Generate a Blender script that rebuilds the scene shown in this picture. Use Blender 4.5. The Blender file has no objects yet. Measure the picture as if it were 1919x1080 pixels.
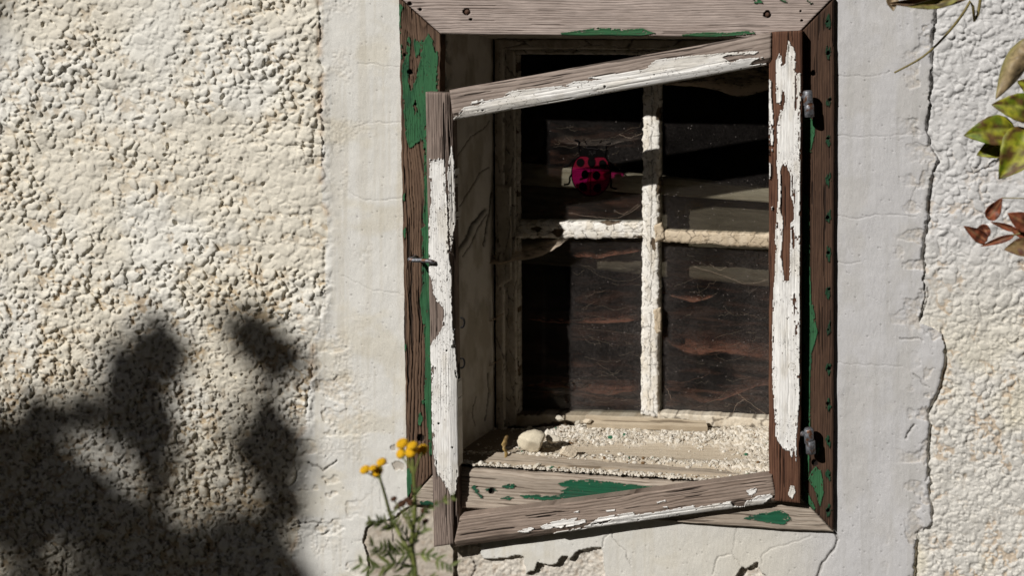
import bpy, math, random
import numpy as np
from mathutils import Matrix, Vector

# ------------------------------------------------------------------ camera, world, sun
SC = bpy.context.scene
COL = SC.collection
YAW, PITCH, ROLL, CX, CY, CAMX, CAMZ, CAMD = (0.12734908980827805, 0.026199823878762706, 0.0020998043005864336,
                                              1471.7891949625398, 74.29786377941647, 0.8683207971498412,
                                              0.838912044237413, 1.7007385490295512)
FPX, PW, PH = 2000.0, 1919.0, 1080.0
_cy, _sy, _cp, _sp, _cr, _sr = math.cos(YAW), math.sin(YAW), math.cos(PITCH), math.sin(PITCH), math.cos(ROLL), math.sin(ROLL)
C_F = np.array([-_sy * _cp, _cy * _cp, -_sp])
_r = np.array([_cy, _sy, 0.0]); _u = np.cross(_r, C_F)
C_R = _r * _cr + _u * _sr
C_U = -_r * _sr + _u * _cr
C_O = np.array([CAMX, -CAMD, CAMZ])
cd = bpy.data.cameras.new('camera')
cam = bpy.data.objects.new('camera', cd); COL.objects.link(cam)
M = Matrix.Identity(4)
for i in range(3):
    M[i][0], M[i][1], M[i][2], M[i][3] = C_R[i], C_U[i], -C_F[i], C_O[i]
cam.matrix_world = M
cd.sensor_fit = 'HORIZONTAL'; cd.sensor_width = 36.0; cd.lens = FPX / PW * 36.0
cd.shift_x = (PW / 2 - CX) / PW
cd.shift_y = (CY - PH / 2) / PW
cd.clip_start = 0.02; cd.clip_end = 300
cd.dof.use_dof = True; cd.dof.focus_distance = 1.72; cd.dof.aperture_fstop = 3.2
SC.camera = cam

SUN = np.array([0.61, 1.0, -0.86]); SUN /= np.linalg.norm(SUN)
SUN_EL = math.asin(-SUN[2])
world = bpy.data.worlds.new('World'); SC.world = world; world.use_nodes = True
wn = world.node_tree
bg = wn.nodes['Background']
sky = wn.nodes.new('ShaderNodeTexSky'); sky.sky_type = 'NISHITA'; sky.sun_disc = False
sky.sun_elevation = SUN_EL
sky.sun_rotation = math.atan2(-SUN[0], -SUN[1])
wn.links.new(sky.outputs[0], bg.inputs[0]); bg.inputs[1].default_value = 0.05
sl = bpy.data.lights.new('sun', 'SUN'); sl.energy = 5.0; sl.angle = math.radians(0.5); sl.color = (1.0, 0.97, 0.93)
so = bpy.data.objects.new('sun', sl); COL.objects.link(so)
so.rotation_euler = Vector(SUN).to_track_quat('-Z', 'Y').to_euler(); so.location = (-3, -5, 5)
vs = SC.view_settings
vs.view_transform = 'Standard'; vs.look = 'None'; vs.gamma = 1.0; vs.use_curve_mapping = False; vs.exposure = -0.25
SC.render.engine = 'CYCLES'
cy = SC.cycles
cy.max_bounces = 8; cy.transparent_max_bounces = 24; cy.use_denoising = True
cy.caustics_reflective = False; cy.caustics_refractive = False

# ------------------------------------------------------------------ helpers: space, noise, masks
def W(px, py, Y):
    """photo pixel + wall depth -> world point (arrays allowed)"""
    px = np.asarray(px, float); py = np.asarray(py, float); Y = np.asarray(Y, float)
    d = C_F + C_R * ((px - CX) / FPX)[..., None] - C_U * ((py - CY) / FPX)[..., None]
    return C_O + d * ((Y - C_O[1]) / d[..., 1])[..., None]
def V(px, py, Y): return tuple(W(px, py, Y))

_tabs = {}
def _tab(seed):
    if seed not in _tabs:
        _tabs[seed] = np.random.default_rng(seed + 1000).random((256, 256))
    return _tabs[seed]
def vn(x, y, seed=0):
    T = _tab(seed)
    xi = np.floor(x).astype(np.int64); yi = np.floor(y).astype(np.int64)
    fx = x - xi; fy = y - yi
    fx = fx * fx * fx * (fx * (fx * 6 - 15) + 10); fy = fy * fy * fy * (fy * (fy * 6 - 15) + 10)
    a = T[xi & 255, yi & 255]; b = T[(xi + 1) & 255, yi & 255]
    c = T[xi & 255, (yi + 1) & 255]; d = T[(xi + 1) & 255, (yi + 1) & 255]
    return (a * (1 - fx) + b * fx) * (1 - fy) + (c * (1 - fx) + d * fx) * fy
def fbm(x, y, seed=0, o=4, g=.5):
    s = 0; a = 1; t = 0
    for k in range(o):
        s = s + a * vn(x * 2 ** k + 17.3 * k, y * 2 ** k - 9.1 * k, seed + k); t += a; a *= g
    return s / t
def worley(x, y, seed=0):
    """F1, F2, id of the nearest jittered point"""
    xi = np.floor(x).astype(np.int64); yi = np.floor(y).astype(np.int64)
    T1, T2, T3 = _tab(seed), _tab(seed + 71), _tab(seed + 143)
    f1 = np.full(x.shape, 9.0); f2 = np.full(x.shape, 9.0); idv = np.zeros(x.shape)
    for i in (-1, 0, 1):
        for j in (-1, 0, 1):
            a = (xi + i) & 255; b = (yi + j) & 255
            d = np.hypot(x - (xi + i + T1[a, b]), y - (yi + j + T2[a, b]))
            n = d < f1
            f2 = np.where(n, f1, np.minimum(f2, d)); idv = np.where(n, T3[a, b], idv); f1 = np.where(n, d, f1)
    return f1, f2, idv
def bumps(x, y, seed, rmin, rmax, keep=1.0):
    """union of random domes on a jittered grid, height ~ radius"""
    xi = np.floor(x).astype(np.int64); yi = np.floor(y).astype(np.int64)
    T1, T2, T3, T4 = _tab(seed), _tab(seed + 71), _tab(seed + 143), _tab(seed + 215)
    h = np.zeros(x.shape)
    for i in (-1, 0, 1):
        for j in (-1, 0, 1):
            a = (xi + i) & 255; b = (yi + j) & 255
            dx = x - (xi + i + T1[a, b]); dy = y - (yi + j + T2[a, b])
            r = rmin + (rmax - rmin) * T3[a, b] ** 1.6
            an = T4[a, b] * 6.28; el = 1 + .5 * ((T4[a, b] * 7) % 1)
            ca, sa = np.cos(an), np.sin(an)
            d2 = ((dx * ca + dy * sa) / (r * el)) ** 2 + ((-dx * sa + dy * ca) / r) ** 2
            q = r * np.sqrt(np.clip(1 - d2, 0, 1)) * (((T4[a, b] * 13) % 1) < keep)
            h = np.maximum(h, q)
    return h
def inpoly(x, y, poly):
    m = np.zeros(x.shape, bool); n = len(poly)
    for i in range(n):
        x0, y0 = poly[i]; x1, y1 = poly[(i + 1) % n]
        if y0 == y1: continue
        c = (y0 > y) != (y1 > y)
        m ^= c & (x < (x1 - x0) * (y - y0) / (y1 - y0) + x0)
    return m
def polys(x, y, plus, minus=()):
    m = np.zeros(x.shape, bool)
    for p in plus: m |= inpoly(x, y, p)
    for p in minus: m &= ~inpoly(x, y, p)
    return m
def linedist(x, y, pts):
    d = np.full(x.shape, 1e9)
    for (x0, y0), (x1, y1) in zip(pts[:-1], pts[1:]):
        dx, dy = x1 - x0, y1 - y0
        t = np.clip(((x - x0) * dx + (y - y0) * dy) / (dx * dx + dy * dy + 1e-9), 0, 1)
        d = np.minimum(d, np.hypot(x - x0 - t * dx, y - y0 - t * dy))
    return d
def blur(a, n):
    for ax in (0, 1):
        for _ in range(2):
            p = np.pad(a, [(n + 1, n) if k == ax else (0, 0) for k in (0, 1)], mode='edge')
            c = np.cumsum(p, axis=ax)
            if ax == 0: a = (c[2 * n + 1:] - c[:-2 * n - 1]) / (2 * n + 1)
            else: a = (c[:, 2 * n + 1:] - c[:, :-2 * n - 1]) / (2 * n + 1)
    return a
def mixc(a, b, t):
    t = np.asarray(t)[..., None]
    return np.asarray(a) * (1 - t) + np.asarray(b) * t
def sstep(a, b, x):
    t = np.clip((x - a) / (b - a), 0, 1); return t * t * (3 - 2 * t)
def S(r, g, b):
    """sRGB 0-255 -> linear"""
    f = lambda c: (c / 255 / 12.92) if c <= 10 else ((c / 255 + .055) / 1.055) ** 2.4
    return np.array([f(r), f(g), f(b)])

# ------------------------------------------------------------------ helpers: objects
def link(name, me, parent=None):
    o = bpy.data.objects.new(name, me); COL.objects.link(o)
    if parent is not None: o.parent = parent
    return o
def thing(name, label, cat, group=None, loc=None):
    o = link(name, None)
    if loc is not None: o.location = loc
    return tag(o, label, cat, group)
def tag(o, label, cat, group=None):
    o['label'] = label; o['category'] = cat
    if group: o['group'] = group
    return o
def kind(o, k): o['kind'] = k; return o
def mesh_np(name, verts, faces, mat, col=None, alpha=None, parent=None, smooth=True, flat_from=None):
    """faces: (n,4) or (n,3) int arrays, or a list of them"""
    me = bpy.data.meshes.new(name)
    fl = faces if isinstance(faces, list) else [faces]
    fl = [np.asarray(f, np.int32) for f in fl if len(f)]
    verts = np.asarray(verts, np.float32)
    if parent is not None and tuple(parent.location) != (0, 0, 0):
        verts = verts - np.array(parent.location, np.float32)
    me.vertices.add(len(verts)); me.vertices.foreach_set('co', verts.ravel())
    tot = np.concatenate([np.full(len(f), f.shape[1], np.int32) for f in fl])
    idx = np.concatenate([f.ravel() for f in fl])
    me.loops.add(len(idx)); me.loops.foreach_set('vertex_index', idx)
    me.polygons.add(len(tot))
    st = np.concatenate([[0], np.cumsum(tot)[:-1]]).astype(np.int32)
    me.polygons.foreach_set('loop_start', st)
    me.update(calc_edges=True)
    sm = np.full(len(tot), smooth, bool)
    if flat_from is not None: sm[flat_from:] = False
    me.polygons.foreach_set('use_smooth', sm)
    if col is not None:
        a = me.attributes.new('Col', 'FLOAT_COLOR', 'POINT')
        c4 = np.ones((len(verts), 4), np.float32); c4[:, :3] = np.asarray(col).reshape(-1, 3)
        a.data.foreach_set('color', c4.ravel())
    if alpha is not None:
        a = me.attributes.new('Fade', 'FLOAT', 'POINT'); a.data.foreach_set('value', np.asarray(alpha, np.float32).ravel())
    me.validate(); me.update()
    if mat: me.materials.append(mat)
    return link(name, me, parent)
def gridfaces(nr, nc, off=0, mask=None):
    a = (np.arange(nr - 1)[:, None] * nc + np.arange(nc - 1)[None, :])
    f = np.stack([a, a + nc, a + nc + 1, a + 1], -1) + off
    f = f.reshape(-1, 4)
    if mask is not None: f = f[mask.ravel()]
    return f

# ------------------------------------------------------------------ materials
def new_mat(name):
    m = bpy.data.materials.new(name); m.use_nodes = True
    return m, m.node_tree, m.node_tree.nodes['Principled BSDF']
def N(t, kind_, **kw):
    n = t.nodes.new(kind_)
    for k, v in kw.items(): setattr(n, k, v)
    return n
def mat_vc(name, rough=.85, nscale=(900, 900, 900), namt=.18, bump=.0006, spec=.2):
    """vertex colour with fine procedural variation and relief"""
    m, t, b = new_mat(name)
    at = N(t, 'ShaderNodeAttribute', attribute_name='Col')
    tc = N(t, 'ShaderNodeTexCoord'); mp = N(t, 'ShaderNodeMapping')
    mp.inputs['Scale'].default_value = nscale
    t.links.new(tc.outputs['Object'], mp.inputs[0])
    nz = N(t, 'ShaderNodeTexNoise'); nz.inputs['Scale'].default_value = 1; nz.inputs['Detail'].default_value = 4
    t.links.new(mp.outputs[0], nz.inputs['Vector'])
    mr = N(t, 'ShaderNodeMapRange'); mr.inputs[1].default_value = .3; mr.inputs[2].default_value = .7
    mr.inputs[3].default_value = 1 - namt; mr.inputs[4].default_value = 1 + namt
    t.links.new(nz.outputs[0], mr.inputs[0])
    mx = N(t, 'ShaderNodeVectorMath', operation='SCALE')
    t.links.new(at.outputs['Color'], mx.inputs[0]); t.links.new(mr.outputs[0], mx.inputs['Scale'])
    t.links.new(mx.outputs[0], b.inputs['Base Color'])
    b.inputs['Roughness'].default_value = rough; b.inputs['Specular IOR Level'].default_value = spec
    if bump:
        bp = N(t, 'ShaderNodeBump'); bp.inputs['Distance'].default_value = bump; bp.inputs['Strength'].default_value = .7
        t.links.new(nz.outputs[0], bp.inputs['Height']); t.links.new(bp.outputs[0], b.inputs['Normal'])
    return m
def mat_plain(name, col, rough=.8, metal=0, nscale=300, namt=.25, bump=.0005, spec=.3):
    m, t, b = new_mat(name)
    tc = N(t, 'ShaderNodeTexCoord')
    nz = N(t, 'ShaderNodeTexNoise'); nz.inputs['Scale'].default_value = nscale; nz.inputs['Detail'].default_value = 5
    t.links.new(tc.outputs['Object'], nz.inputs['Vector'])
    mr = N(t, 'ShaderNodeMapRange'); mr.inputs[1].default_value = .3; mr.inputs[2].default_value = .7
    mr.inputs[3].default_value = 1 - namt; mr.inputs[4].default_value = 1 + namt
    t.links.new(nz.outputs[0], mr.inputs[0])
    mx = N(t, 'ShaderNodeVectorMath', operation='SCALE'); mx.inputs[0].default_value = tuple(col)
    t.links.new(mr.outputs[0], mx.inputs['Scale']); t.links.new(mx.outputs[0], b.inputs['Base Color'])
    b.inputs['Roughness'].default_value = rough; b.inputs['Metallic'].default_value = metal
    b.inputs['Specular IOR Level'].default_value = spec
    if bump:
        bp = N(t, 'ShaderNodeBump'); bp.inputs['Distance'].default_value = bump
        t.links.new(nz.outputs[0], bp.inputs['Height']); t.links.new(bp.outputs[0], b.inputs['Normal'])
    return m
MW = mat_vc('plaster', .92, (800, 800, 800), .11, .0007, .1)
MWOOD_H = mat_vc('weathered_wood_across', .85, (60, 900, 1600), .16, .0004)
MWOOD_V = mat_vc('weathered_wood_upright', .85, (1600, 900, 60), .16, .0004)
MPAINT = mat_vc('chalky_paint', .8, (500, 500, 500), .08, .0003)
MSTONE = mat_vc('crumbs', .95, (700, 700, 700), .18, .0012, .1)
MLEAF = mat_vc('leaf_skin', .55, (160, 160, 160), .3, .0004, .35)
MSTEEL = mat_plain('worn_steel', S(118, 120, 125), .5, .5, 260, .5, .0008, .5)
_t = MSTEEL.node_tree; _b = _t.nodes['Principled BSDF']
_n = N(_t, 'ShaderNodeTexNoise'); _n.inputs['Scale'].default_value = 110; _n.inputs['Detail'].default_value = 6
_c = N(_t, 'ShaderNodeTexCoord'); _t.links.new(_c.outputs['Object'], _n.inputs['Vector'])
_r = N(_t, 'ShaderNodeMapRange'); _r.inputs[1].default_value = .5; _r.inputs[2].default_value = .62; _t.links.new(_n.outputs[0], _r.inputs[0])
_m = N(_t, 'ShaderNodeMix', data_type='RGBA'); _m.inputs[7].default_value = (*S(104, 72, 52), 1)
_src = _b.inputs['Base Color'].links[0].from_socket
_t.links.new(_r.outputs[0], _m.inputs[0]); _t.links.new(_src, _m.inputs[6]); _t.links.new(_m.outputs[2], _b.inputs['Base Color'])
MRUST = mat_plain('rusty_iron', S(84, 62, 50), .7, .4, 300, .5, .0008)
MDARK = mat_plain('black_ring', S(22, 20, 20), .7, .2, 200, .3, .0003)
MROOM = mat_plain('cellar_wall', S(38, 33, 30), .95, 0, 12, .4, .002)

# ------------------------------------------------------------------ ground
gx = np.linspace(-40, 40, 81); gy = np.linspace(-60, .0, 61)
GX, GY = np.meshgrid(gx, gy)
GZ = -0.78 + .05 * fbm(GX / 3, GY / 3, 5)
gc = mixc(S(60, 61, 52), S(76, 72, 68), fbm(GX, GY, 8))
ground = mesh_np('ground', np.stack([GX, GY, GZ], -1).reshape(-1, 3), gridfaces(61, 81),
                 mat_vc('earth_and_grass', .95, (40, 40, 40), .5, .01), gc.reshape(-1, 3))
kind(ground, 'structure')

# ------------------------------------------------------------------ the wall
YW = 0.012                                                    # face of the smooth plaster
wall = thing('wall', 'cream roughcast house wall with a smooth plaster band round the old window', 'wall')
OPEN = [(800, 30), (1530, 30), (1530, 972), (800, 905)]        # hole behind the frame boards
st = 1.65
xs = np.concatenate([np.linspace(-3200, -760, 12)[:-1], np.arange(-760, -40, 8), np.arange(-40, 1962, st), np.arange(1964, 2700, 8), np.linspace(2704, 4200, 8)])
ys = np.concatenate([np.linspace(-1900, -560, 8)[:-1], np.arange(-560, -40, 8), np.arange(-40, 1122, st), np.arange(1124, 1860, 8)])
PX, PY = np.meshgrid(xs, ys)
LB = np.interp(PY, [-400, 0, 200, 400, 520, 560, 620, 700, 800, 850, 900, 1000, 1080, 2000], [598, 600, 603, 608, 614, 604, 594, 585, 568, 556, 548, 552, 556, 560])
LB = LB + 16 * (fbm(PY / 34, PX * 0 + 3, 11, 3) - .5) + sstep(600, 800, PY) * 46 * (fbm(PY / 50, PX / 90, 13, 3) - .5)
RB = np.interp(PY, [-400, 0, 100, 180, 230, 270, 300, 340, 400, 480, 560, 604, 622, 660, 700, 750, 770, 810, 850, 985, 1000, 1080, 2000],
               [1752, 1752, 1747, 1743, 1735, 1741, 1758, 1741, 1738, 1729, 1733, 1722, 1762, 1772, 1765, 1752, 1738, 1744, 1738, 1747, 1718, 1714, 1720])
RB = RB + 9 * (fbm(PY / 15, PX * 0 + 8, 17, 3) - .5)
dl = PX - LB; dr = RB - PX
smooth_m = (dl > 0) & (dr > 0)
wl = sstep(-30, 6, -dl) * 1.0                                  # 1 inside the left roughcast
# roughcast relief (metres, towards the viewer)
w1 = fbm(PX / 26, PY / 26, 21, 3) - .5; w2 = fbm(PX / 26 + 40, PY / 26, 24, 3) - .5
w3 = fbm(PX / 9, PY / 9, 26, 2) - .5; w4 = fbm(PX / 9 + 31, PY / 9, 28, 2) - .5
wx = PX + 13 * w1 + 4 * w3; wy = PY + 13 * w2 + 4 * w4
big = bumps(wx / 21, wy / 20, 31, .16, .60, .55) * 21
med = bumps(wx / 11.5, wy / 11, 35, .22, .64, .85) * 11.5
sml = bumps(wx / 6.6, wy / 6.6, 39, .2, .62, .8) * 6.6
soft = fbm(PX / 130, PY / 110, 43, 3)
calm = sstep(.5, .68, fbm(PX / 75, PY / 60, 46, 3))             # stretches where whitewash has filled the relief
rc = np.maximum(.60 * big, .95 * med) + .25 * med + .38 * sml
rc = 5.0 * (1 - np.exp(-rc / 5.2)) + .20 * rc + 2.6 * (fbm(PX / 12, PY / 11, 30, 3) - .5)
rc = rc * (1 - .45 * calm) + 2.2 * calm
rc_raw = rc
hole = np.clip(bumps(wx / 24 + 9, wy / 21, 47, .05, .24, .5) * 26, 0, 8)
rough_h = (rc * (.7 + .7 * sstep(.3, .68, soft)) - hole * 1.1 * sstep(.38, .6, fbm(PX / 60, PY / 60, 49, 2))) * .00106
lowl = sstep(430, 760, PY)
rough_h = rough_h - .0035 * lowl * sstep(.60, .70, fbm(PX / 7, PY / 6, 57, 3)) + .0016 * lowl * (fbm(PX / 5, PY / 5, 59, 3) - .5)
rough_h += (fbm(PX / 60, PY / 60, 51, 4) - .5) * .012 + (fbm(PX / 6, PY / 6, 53, 3) - .5) * .0012
right_soft = .62
h_left = rough_h + .001
h_right = rough_h * right_soft - .0085
# smooth plaster relief
sm_h = (fbm(PX / 90, PY / 90, 61, 4) - .5) * .005 + (fbm(PX / 2.6, PY / 9, 64, 3) - .5) * .0007
pits = worley(PX / 16, PY / 16, 67)
pitm = (pits[0] < .04 + .05 * pits[2]) & (pits[2] > .80)
sm_h = sm_h - .0014 * pitm
grit = sstep(.5, .72, fbm(PX / 40, PY / 60, 69, 3)) * sstep(760, 620, PX)
sm_h += grit * (fbm(PX / 4, PY / 4, 72, 3) - .5) * .0035
low = sstep(560, 700, PY) * sstep(735, 600, PX)                 # worn lower left of the band
flake = sstep(.53, .58, fbm(PX / 52, PY / 38, 74, 4)) * low
sm_h = sm_h - .003 * flake + flake * (fbm(PX / 5, PY / 5, 78, 3) - .5) * .004
rb_wear = sstep(75, 0, dr) * (dr > 0)
rflake = sstep(.55, .6, fbm(PX / 30, PY / 26, 81, 4)) * rb_wear
sm_h = sm_h - .003 * rflake + rflake * (fbm(PX / 5, PY / 5, 84, 3) - .5) * .004
# blend to the roughcast
H = np.where(dr > 0, np.where(dl > 0, sm_h, h_left), h_right)
_e = sstep(-34, 0, dl) * (dl <= 0); H = np.where(dl <= 0, h_left * (1 - .45 * _e * sstep(.35, .6, fbm(PX / 30, PY / 30, 86, 3))), H)      # the lumps thin out towards the band
H = np.where((dl > 0) & (dl < 26), sm_h * sstep(0, 26, dl) + (sm_h * .4 + .55 * h_left) * (1 - sstep(0, 26, dl)), H)
# edge crevice at both joints
H -= .0055 * np.exp(-(dl / 4) ** 2) * sstep(.52, .66, fbm(PY / 28, PX * 0, 87, 2))
H -= .008 * np.exp(-((dr + 3) / 4) ** 2) * sstep(.35, .5, fbm(PY / 40, PX * 0 + 4, 89, 2))
# broken plaster: bare mortar under the window
jx = PX + 7 * (fbm(PX / 12, PY / 12, 91, 3) - .5); jy = PY + 7 * (fbm(PX / 12 + 9, PY / 12, 93, 3) - .5)
M1 = [(682, 1012), (684, 990), (700, 980), (728, 975), (744, 968), (760, 953), (790, 938), (880, 938), (900, 1020), (905, 1048), (982, 1043), (986, 1078), (984, 1500), (640, 1500), (690, 1060)]
M2 = [(984, 1080), (1003, 1070), (1006, 1056), (1036, 1060), (1054, 1043), (1062, 1040), (1066, 1048), (1088, 1032), (1108, 1026), (1128, 1028), (1134, 1080), (1140, 1500), (984, 1500)]
M3 = [(1374, 1088), (1390, 1066), (1400, 1068), (1420, 1056), (1424, 1072), (1440, 1084), (1500, 1500), (1360, 1500)]
M4 = [(1332, 1100), (1335, 1074), (1340, 1074), (1343, 1100)]
bare = polys(jx, jy, [M1, M2, M3])
dust = (fbm(PX / 30, PY / 30, 95, 4) - .5) * .008 + (fbm(PX / 6, PY / 6, 99, 4) - .5) * .006
m1only = inpoly(jx, jy, M1)
mort_h = np.where(m1only & (PX < 850), -.0055 + .4 * dust, -.0145 + 1.1 * dust)
H = np.where(bare, mort_h, H)
chips = [[(712, 868), (722, 862), (727, 870), (716, 876)], [(732, 869), (745, 863), (758, 870), (755, 880), (740, 882), (734, 876)], [(731, 838), (741, 833), (740, 846), (733, 846)]]
chipm = polys(jx, jy, chips)
H = np.where(chipm, H - .0022 + .3 * dust, H)
# cracks
CR = [([(1564, 998), (1569, 1012), (1566, 1024), (1550, 1045), (1541, 1060), (1532, 1082), (1530, 1130)], 2.0, .006),
      ([(1143, 994), (1150, 1012), (1160, 1022), (1172, 1034), (1178, 1050), (1183, 1062)], .9, .003),
      ([(1141, 998), (1130, 1012), (1129, 1027)], .9, .003), ([(1335, 1076), (1346, 1044), (1360, 1042), (1374, 1041), (1386, 1060), (1394, 1066)], 1.0, .003),
      ([(1372, 1040), (1378, 1010), (1380, 990)], .5, .0015), ([(1425, 1056), (1430, 1040), (1446, 1027), (1475, 1020), (1520, 1006)], .8, .002),
      ([(1568, 140), (1620, 143), (1660, 138), (1668, 132)], .6, .0013), ([(1568, 252), (1610, 256), (1680, 253), (1738, 250)], .6, .0013),
      ([(1570, 405), (1600, 410), (1640, 402), (1716, 404)], .7, .0016), ([(1706, 404), (1704, 390), (1712, 360), (1720, 345)], .7, .0016),
      ([(1570, 492), (1600, 494), (1612, 491)], .7, .0016), ([(1568, 680), (1620, 684), (1690, 688)], .5, .001),
      ([(670, 118), (700, 121), (748, 124)], .6, .0014), ([(662, 240), (690, 230), (752, 229)], .6, .0014), ([(650, 358), (672, 372), (700, 376), (755, 371)], .7, .0016),
      ([(640, 515), (700, 545), (756, 552)], .5, .0012), ([(690, 880), (712, 910), (716, 970)], .5, .001),
      ([(548, 986), (574, 980), (604, 980)], 1.6, .005), ([(576, 868), (592, 874), (606, 884), (622, 872), (632, 862)], 1.6, .005), ([(604, 1004), (616, 996)], 1.8, .005),
      ([(1722, 601), (1738, 566), (1740, 540)], 1.4, .005), ([(1698, 822), (1706, 806), (1712, 795)], 1.6, .006), ([(1734, 902), (1744, 880), (1746, 872)], 1.4, .005),
      ([(1716, 1002), (1726, 992), (1746, 991)], 1.4, .005), ([(1686, 634), (1720, 634), (1728, 640)], 1.2, .004), ([(1712, 702), (1724, 712), (1738, 726)], 1.3, .004),
      ([(735, 990), (737, 1010), (744, 1030), (740, 1060)], 1.1, .003), ([(762, 985), (764, 1010), (770, 1030)], 1.0, .003), ([(885, 1048), (892, 1062), (884, 1082)], 2.0, .005)]
crk = np.zeros(PX.shape)
sel = (PX > -60) & (PX < 1980) & (PY > -60) & (PY < 1130)
sx_, sy_ = jx[sel], jy[sel]
cvals = np.zeros(sx_.shape); hv = np.zeros(sx_.shape)
for pts, wd, dp in CR:
    q = np.array(pts); k = (sx_ > q[:, 0].min() - 12) & (sx_ < q[:, 0].max() + 12) & (sy_ > q[:, 1].min() - 12) & (sy_ < q[:, 1].max() + 12)
    e = np.exp(-(linedist(sx_[k], sy_[k], pts) / max(wd, .9)) ** 2)
    hv[k] = np.maximum(hv[k], e * dp); cvals[k] = np.maximum(cvals[k], e * min(1, wd / 1.6))
crk[sel] = cvals; Hc = np.zeros(PX.shape); Hc[sel] = hv; H = H - Hc
# colours
dirtn = fbm(PX / 150, PY / 150, 101, 4); fine = fbm(PX / 9, PY / 9, 105, 4)
base_l = mixc(S(224, 221, 212), S(218, 210, 192), sstep(.4, .7, dirtn) * .8 + .25 * sstep(300, 800, PY))
lowness = sstep(3.0, -.3, rc_raw) * .8 + sstep(2.5, 6, hole) * .6
ochre = mixc(S(198, 168, 112), S(152, 120, 76), fbm(PX / 20, PY / 20, 108, 3))
c_rough = mixc(base_l, ochre, np.clip(lowness * (1 - calm) * sstep(.40, .66, fbm(PX / 22, PY / 22, 111, 4)) * (.55 + .5 * sstep(200, 700, PY)), 0, .85))
c_rough = mixc(c_rough, S(150, 126, 88), sstep(.55, .75, fbm(PX / 12, PY / 12, 115, 4)) * sstep(520, 800, PY) * .55)
c_rough = mixc(c_rough, S(96, 78, 56), lowl * sstep(.62, .72, fbm(PX / 7, PY / 6, 57, 3)) * .6)
c_rr = mixc(mixc(S(196, 195, 195), S(205, 198, 180), sstep(380, 760, PY) * (.4 + .6 * sstep(.4, .6, dirtn))), S(172, 140, 96), np.clip(lowness * sstep(.5, .7, fbm(PX / 30, PY / 30, 119, 3)) * sstep(100, 700, PY), 0, .6))  # grey base also carries the weaker light on the right
c_sl = mixc(S(219, 217, 211), S(211, 205, 190), sstep(.5, .75, fbm(PX / 70, PY / 50, 121, 4)) * .8)
c_sr = mixc(S(189, 188, 190), S(183, 181, 180), sstep(.45, .7, fbm(PX / 50, PY / 90, 125, 4)))  # right plaster greyed: weaker light there put into the colour
_drip = sstep(.52, .78, fbm(PX / 11, PY / 260, 131, 4)); c_sl = mixc(c_sl, S(186, 176, 154), .30 * _drip); c_sr = mixc(c_sr, S(160, 158, 154), .30 * _drip)
c_sr = mixc(c_sr, S(205, 200, 188), sstep(900, 1040, PY) * sstep(1600, 1400, PX))
c_s = mixc(c_sl, c_sr, sstep(900, 1500, PX))
c_s = mixc(c_s, S(176, 152, 112), np.clip(flake * .35 + rflake * .3 + grit * .12, 0, 1) * sstep(.3, .7, fine))
CW = np.where((dl > 0)[..., None], np.where((dr > 0)[..., None], c_s, c_rr), c_rough)
CW = mixc(CW, S(168, 130, 80), .5 * np.exp(-(dl / 6) ** 2) * sstep(.45, .65, fbm(PY / 30, PX * 0, 128, 2)))
c_mort = mixc(mixc(S(178, 166, 150), S(206, 198, 186), sstep(840, 960, PX)), S(150, 130, 108), sstep(.5, .75, fine) * .6)
CW = np.where(bare[..., None], c_mort, CW)
CW = np.where(chipm[..., None], mixc(S(190, 182, 170), S(150, 138, 122), fine), CW)
CW = mixc(CW, S(54, 44, 36), np.clip(crk * .62, 0, .8))
CW = np.where((pitm & smooth_m & ~bare)[..., None], CW * .6, CW)
CW = CW * (.94 + .12 * fine[..., None])
_o = np.maximum(np.maximum(-760 - PX, PX - 2700), np.maximum(-560 - PY, 0)); _k = sstep(150, -60, _o)      # beyond the worked area the wall runs on plain
H = H * _k; CW = mixc(S(212, 209, 202), CW, _k)
P = W(PX, PY, YW - H)
nr, nc = PX.shape
cxm = (PX[:-1, :-1] + PX[1:, 1:]) / 2; cym = (PY[:-1, :-1] + PY[1:, 1:]) / 2
keep = ~inpoly(cxm, cym, OPEN)
reg = np.where(bare[:-1, :-1], 3, np.where(dl[:-1, :-1] <= 0, 0, np.where(dr[:-1, :-1] <= 0, 1, 2)))
Pf = P.reshape(-1, 3); Cf = CW.reshape(-1, 3)
for r, nm, lb in ((0, 'roughcast', 'cream lumpy roughcast left of the window, ochre dirt in its hollows'),
                  (1, 'roughcast', 'greyer roughcast at the right edge beyond the cracked joint'),
                  (2, 'plaster_band', None), (3, 'bare_mortar', 'rough mortar exposed where the plaster has broken away')):
    f = gridfaces(nr, nc, 0, keep & (reg == r))
    u, inv = np.unique(f, return_inverse=True)
    o = mesh_np(nm, Pf[u], inv.reshape(-1, 4), MW, Cf[u], None, wall)
    if lb: o['label'] = lb

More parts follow.
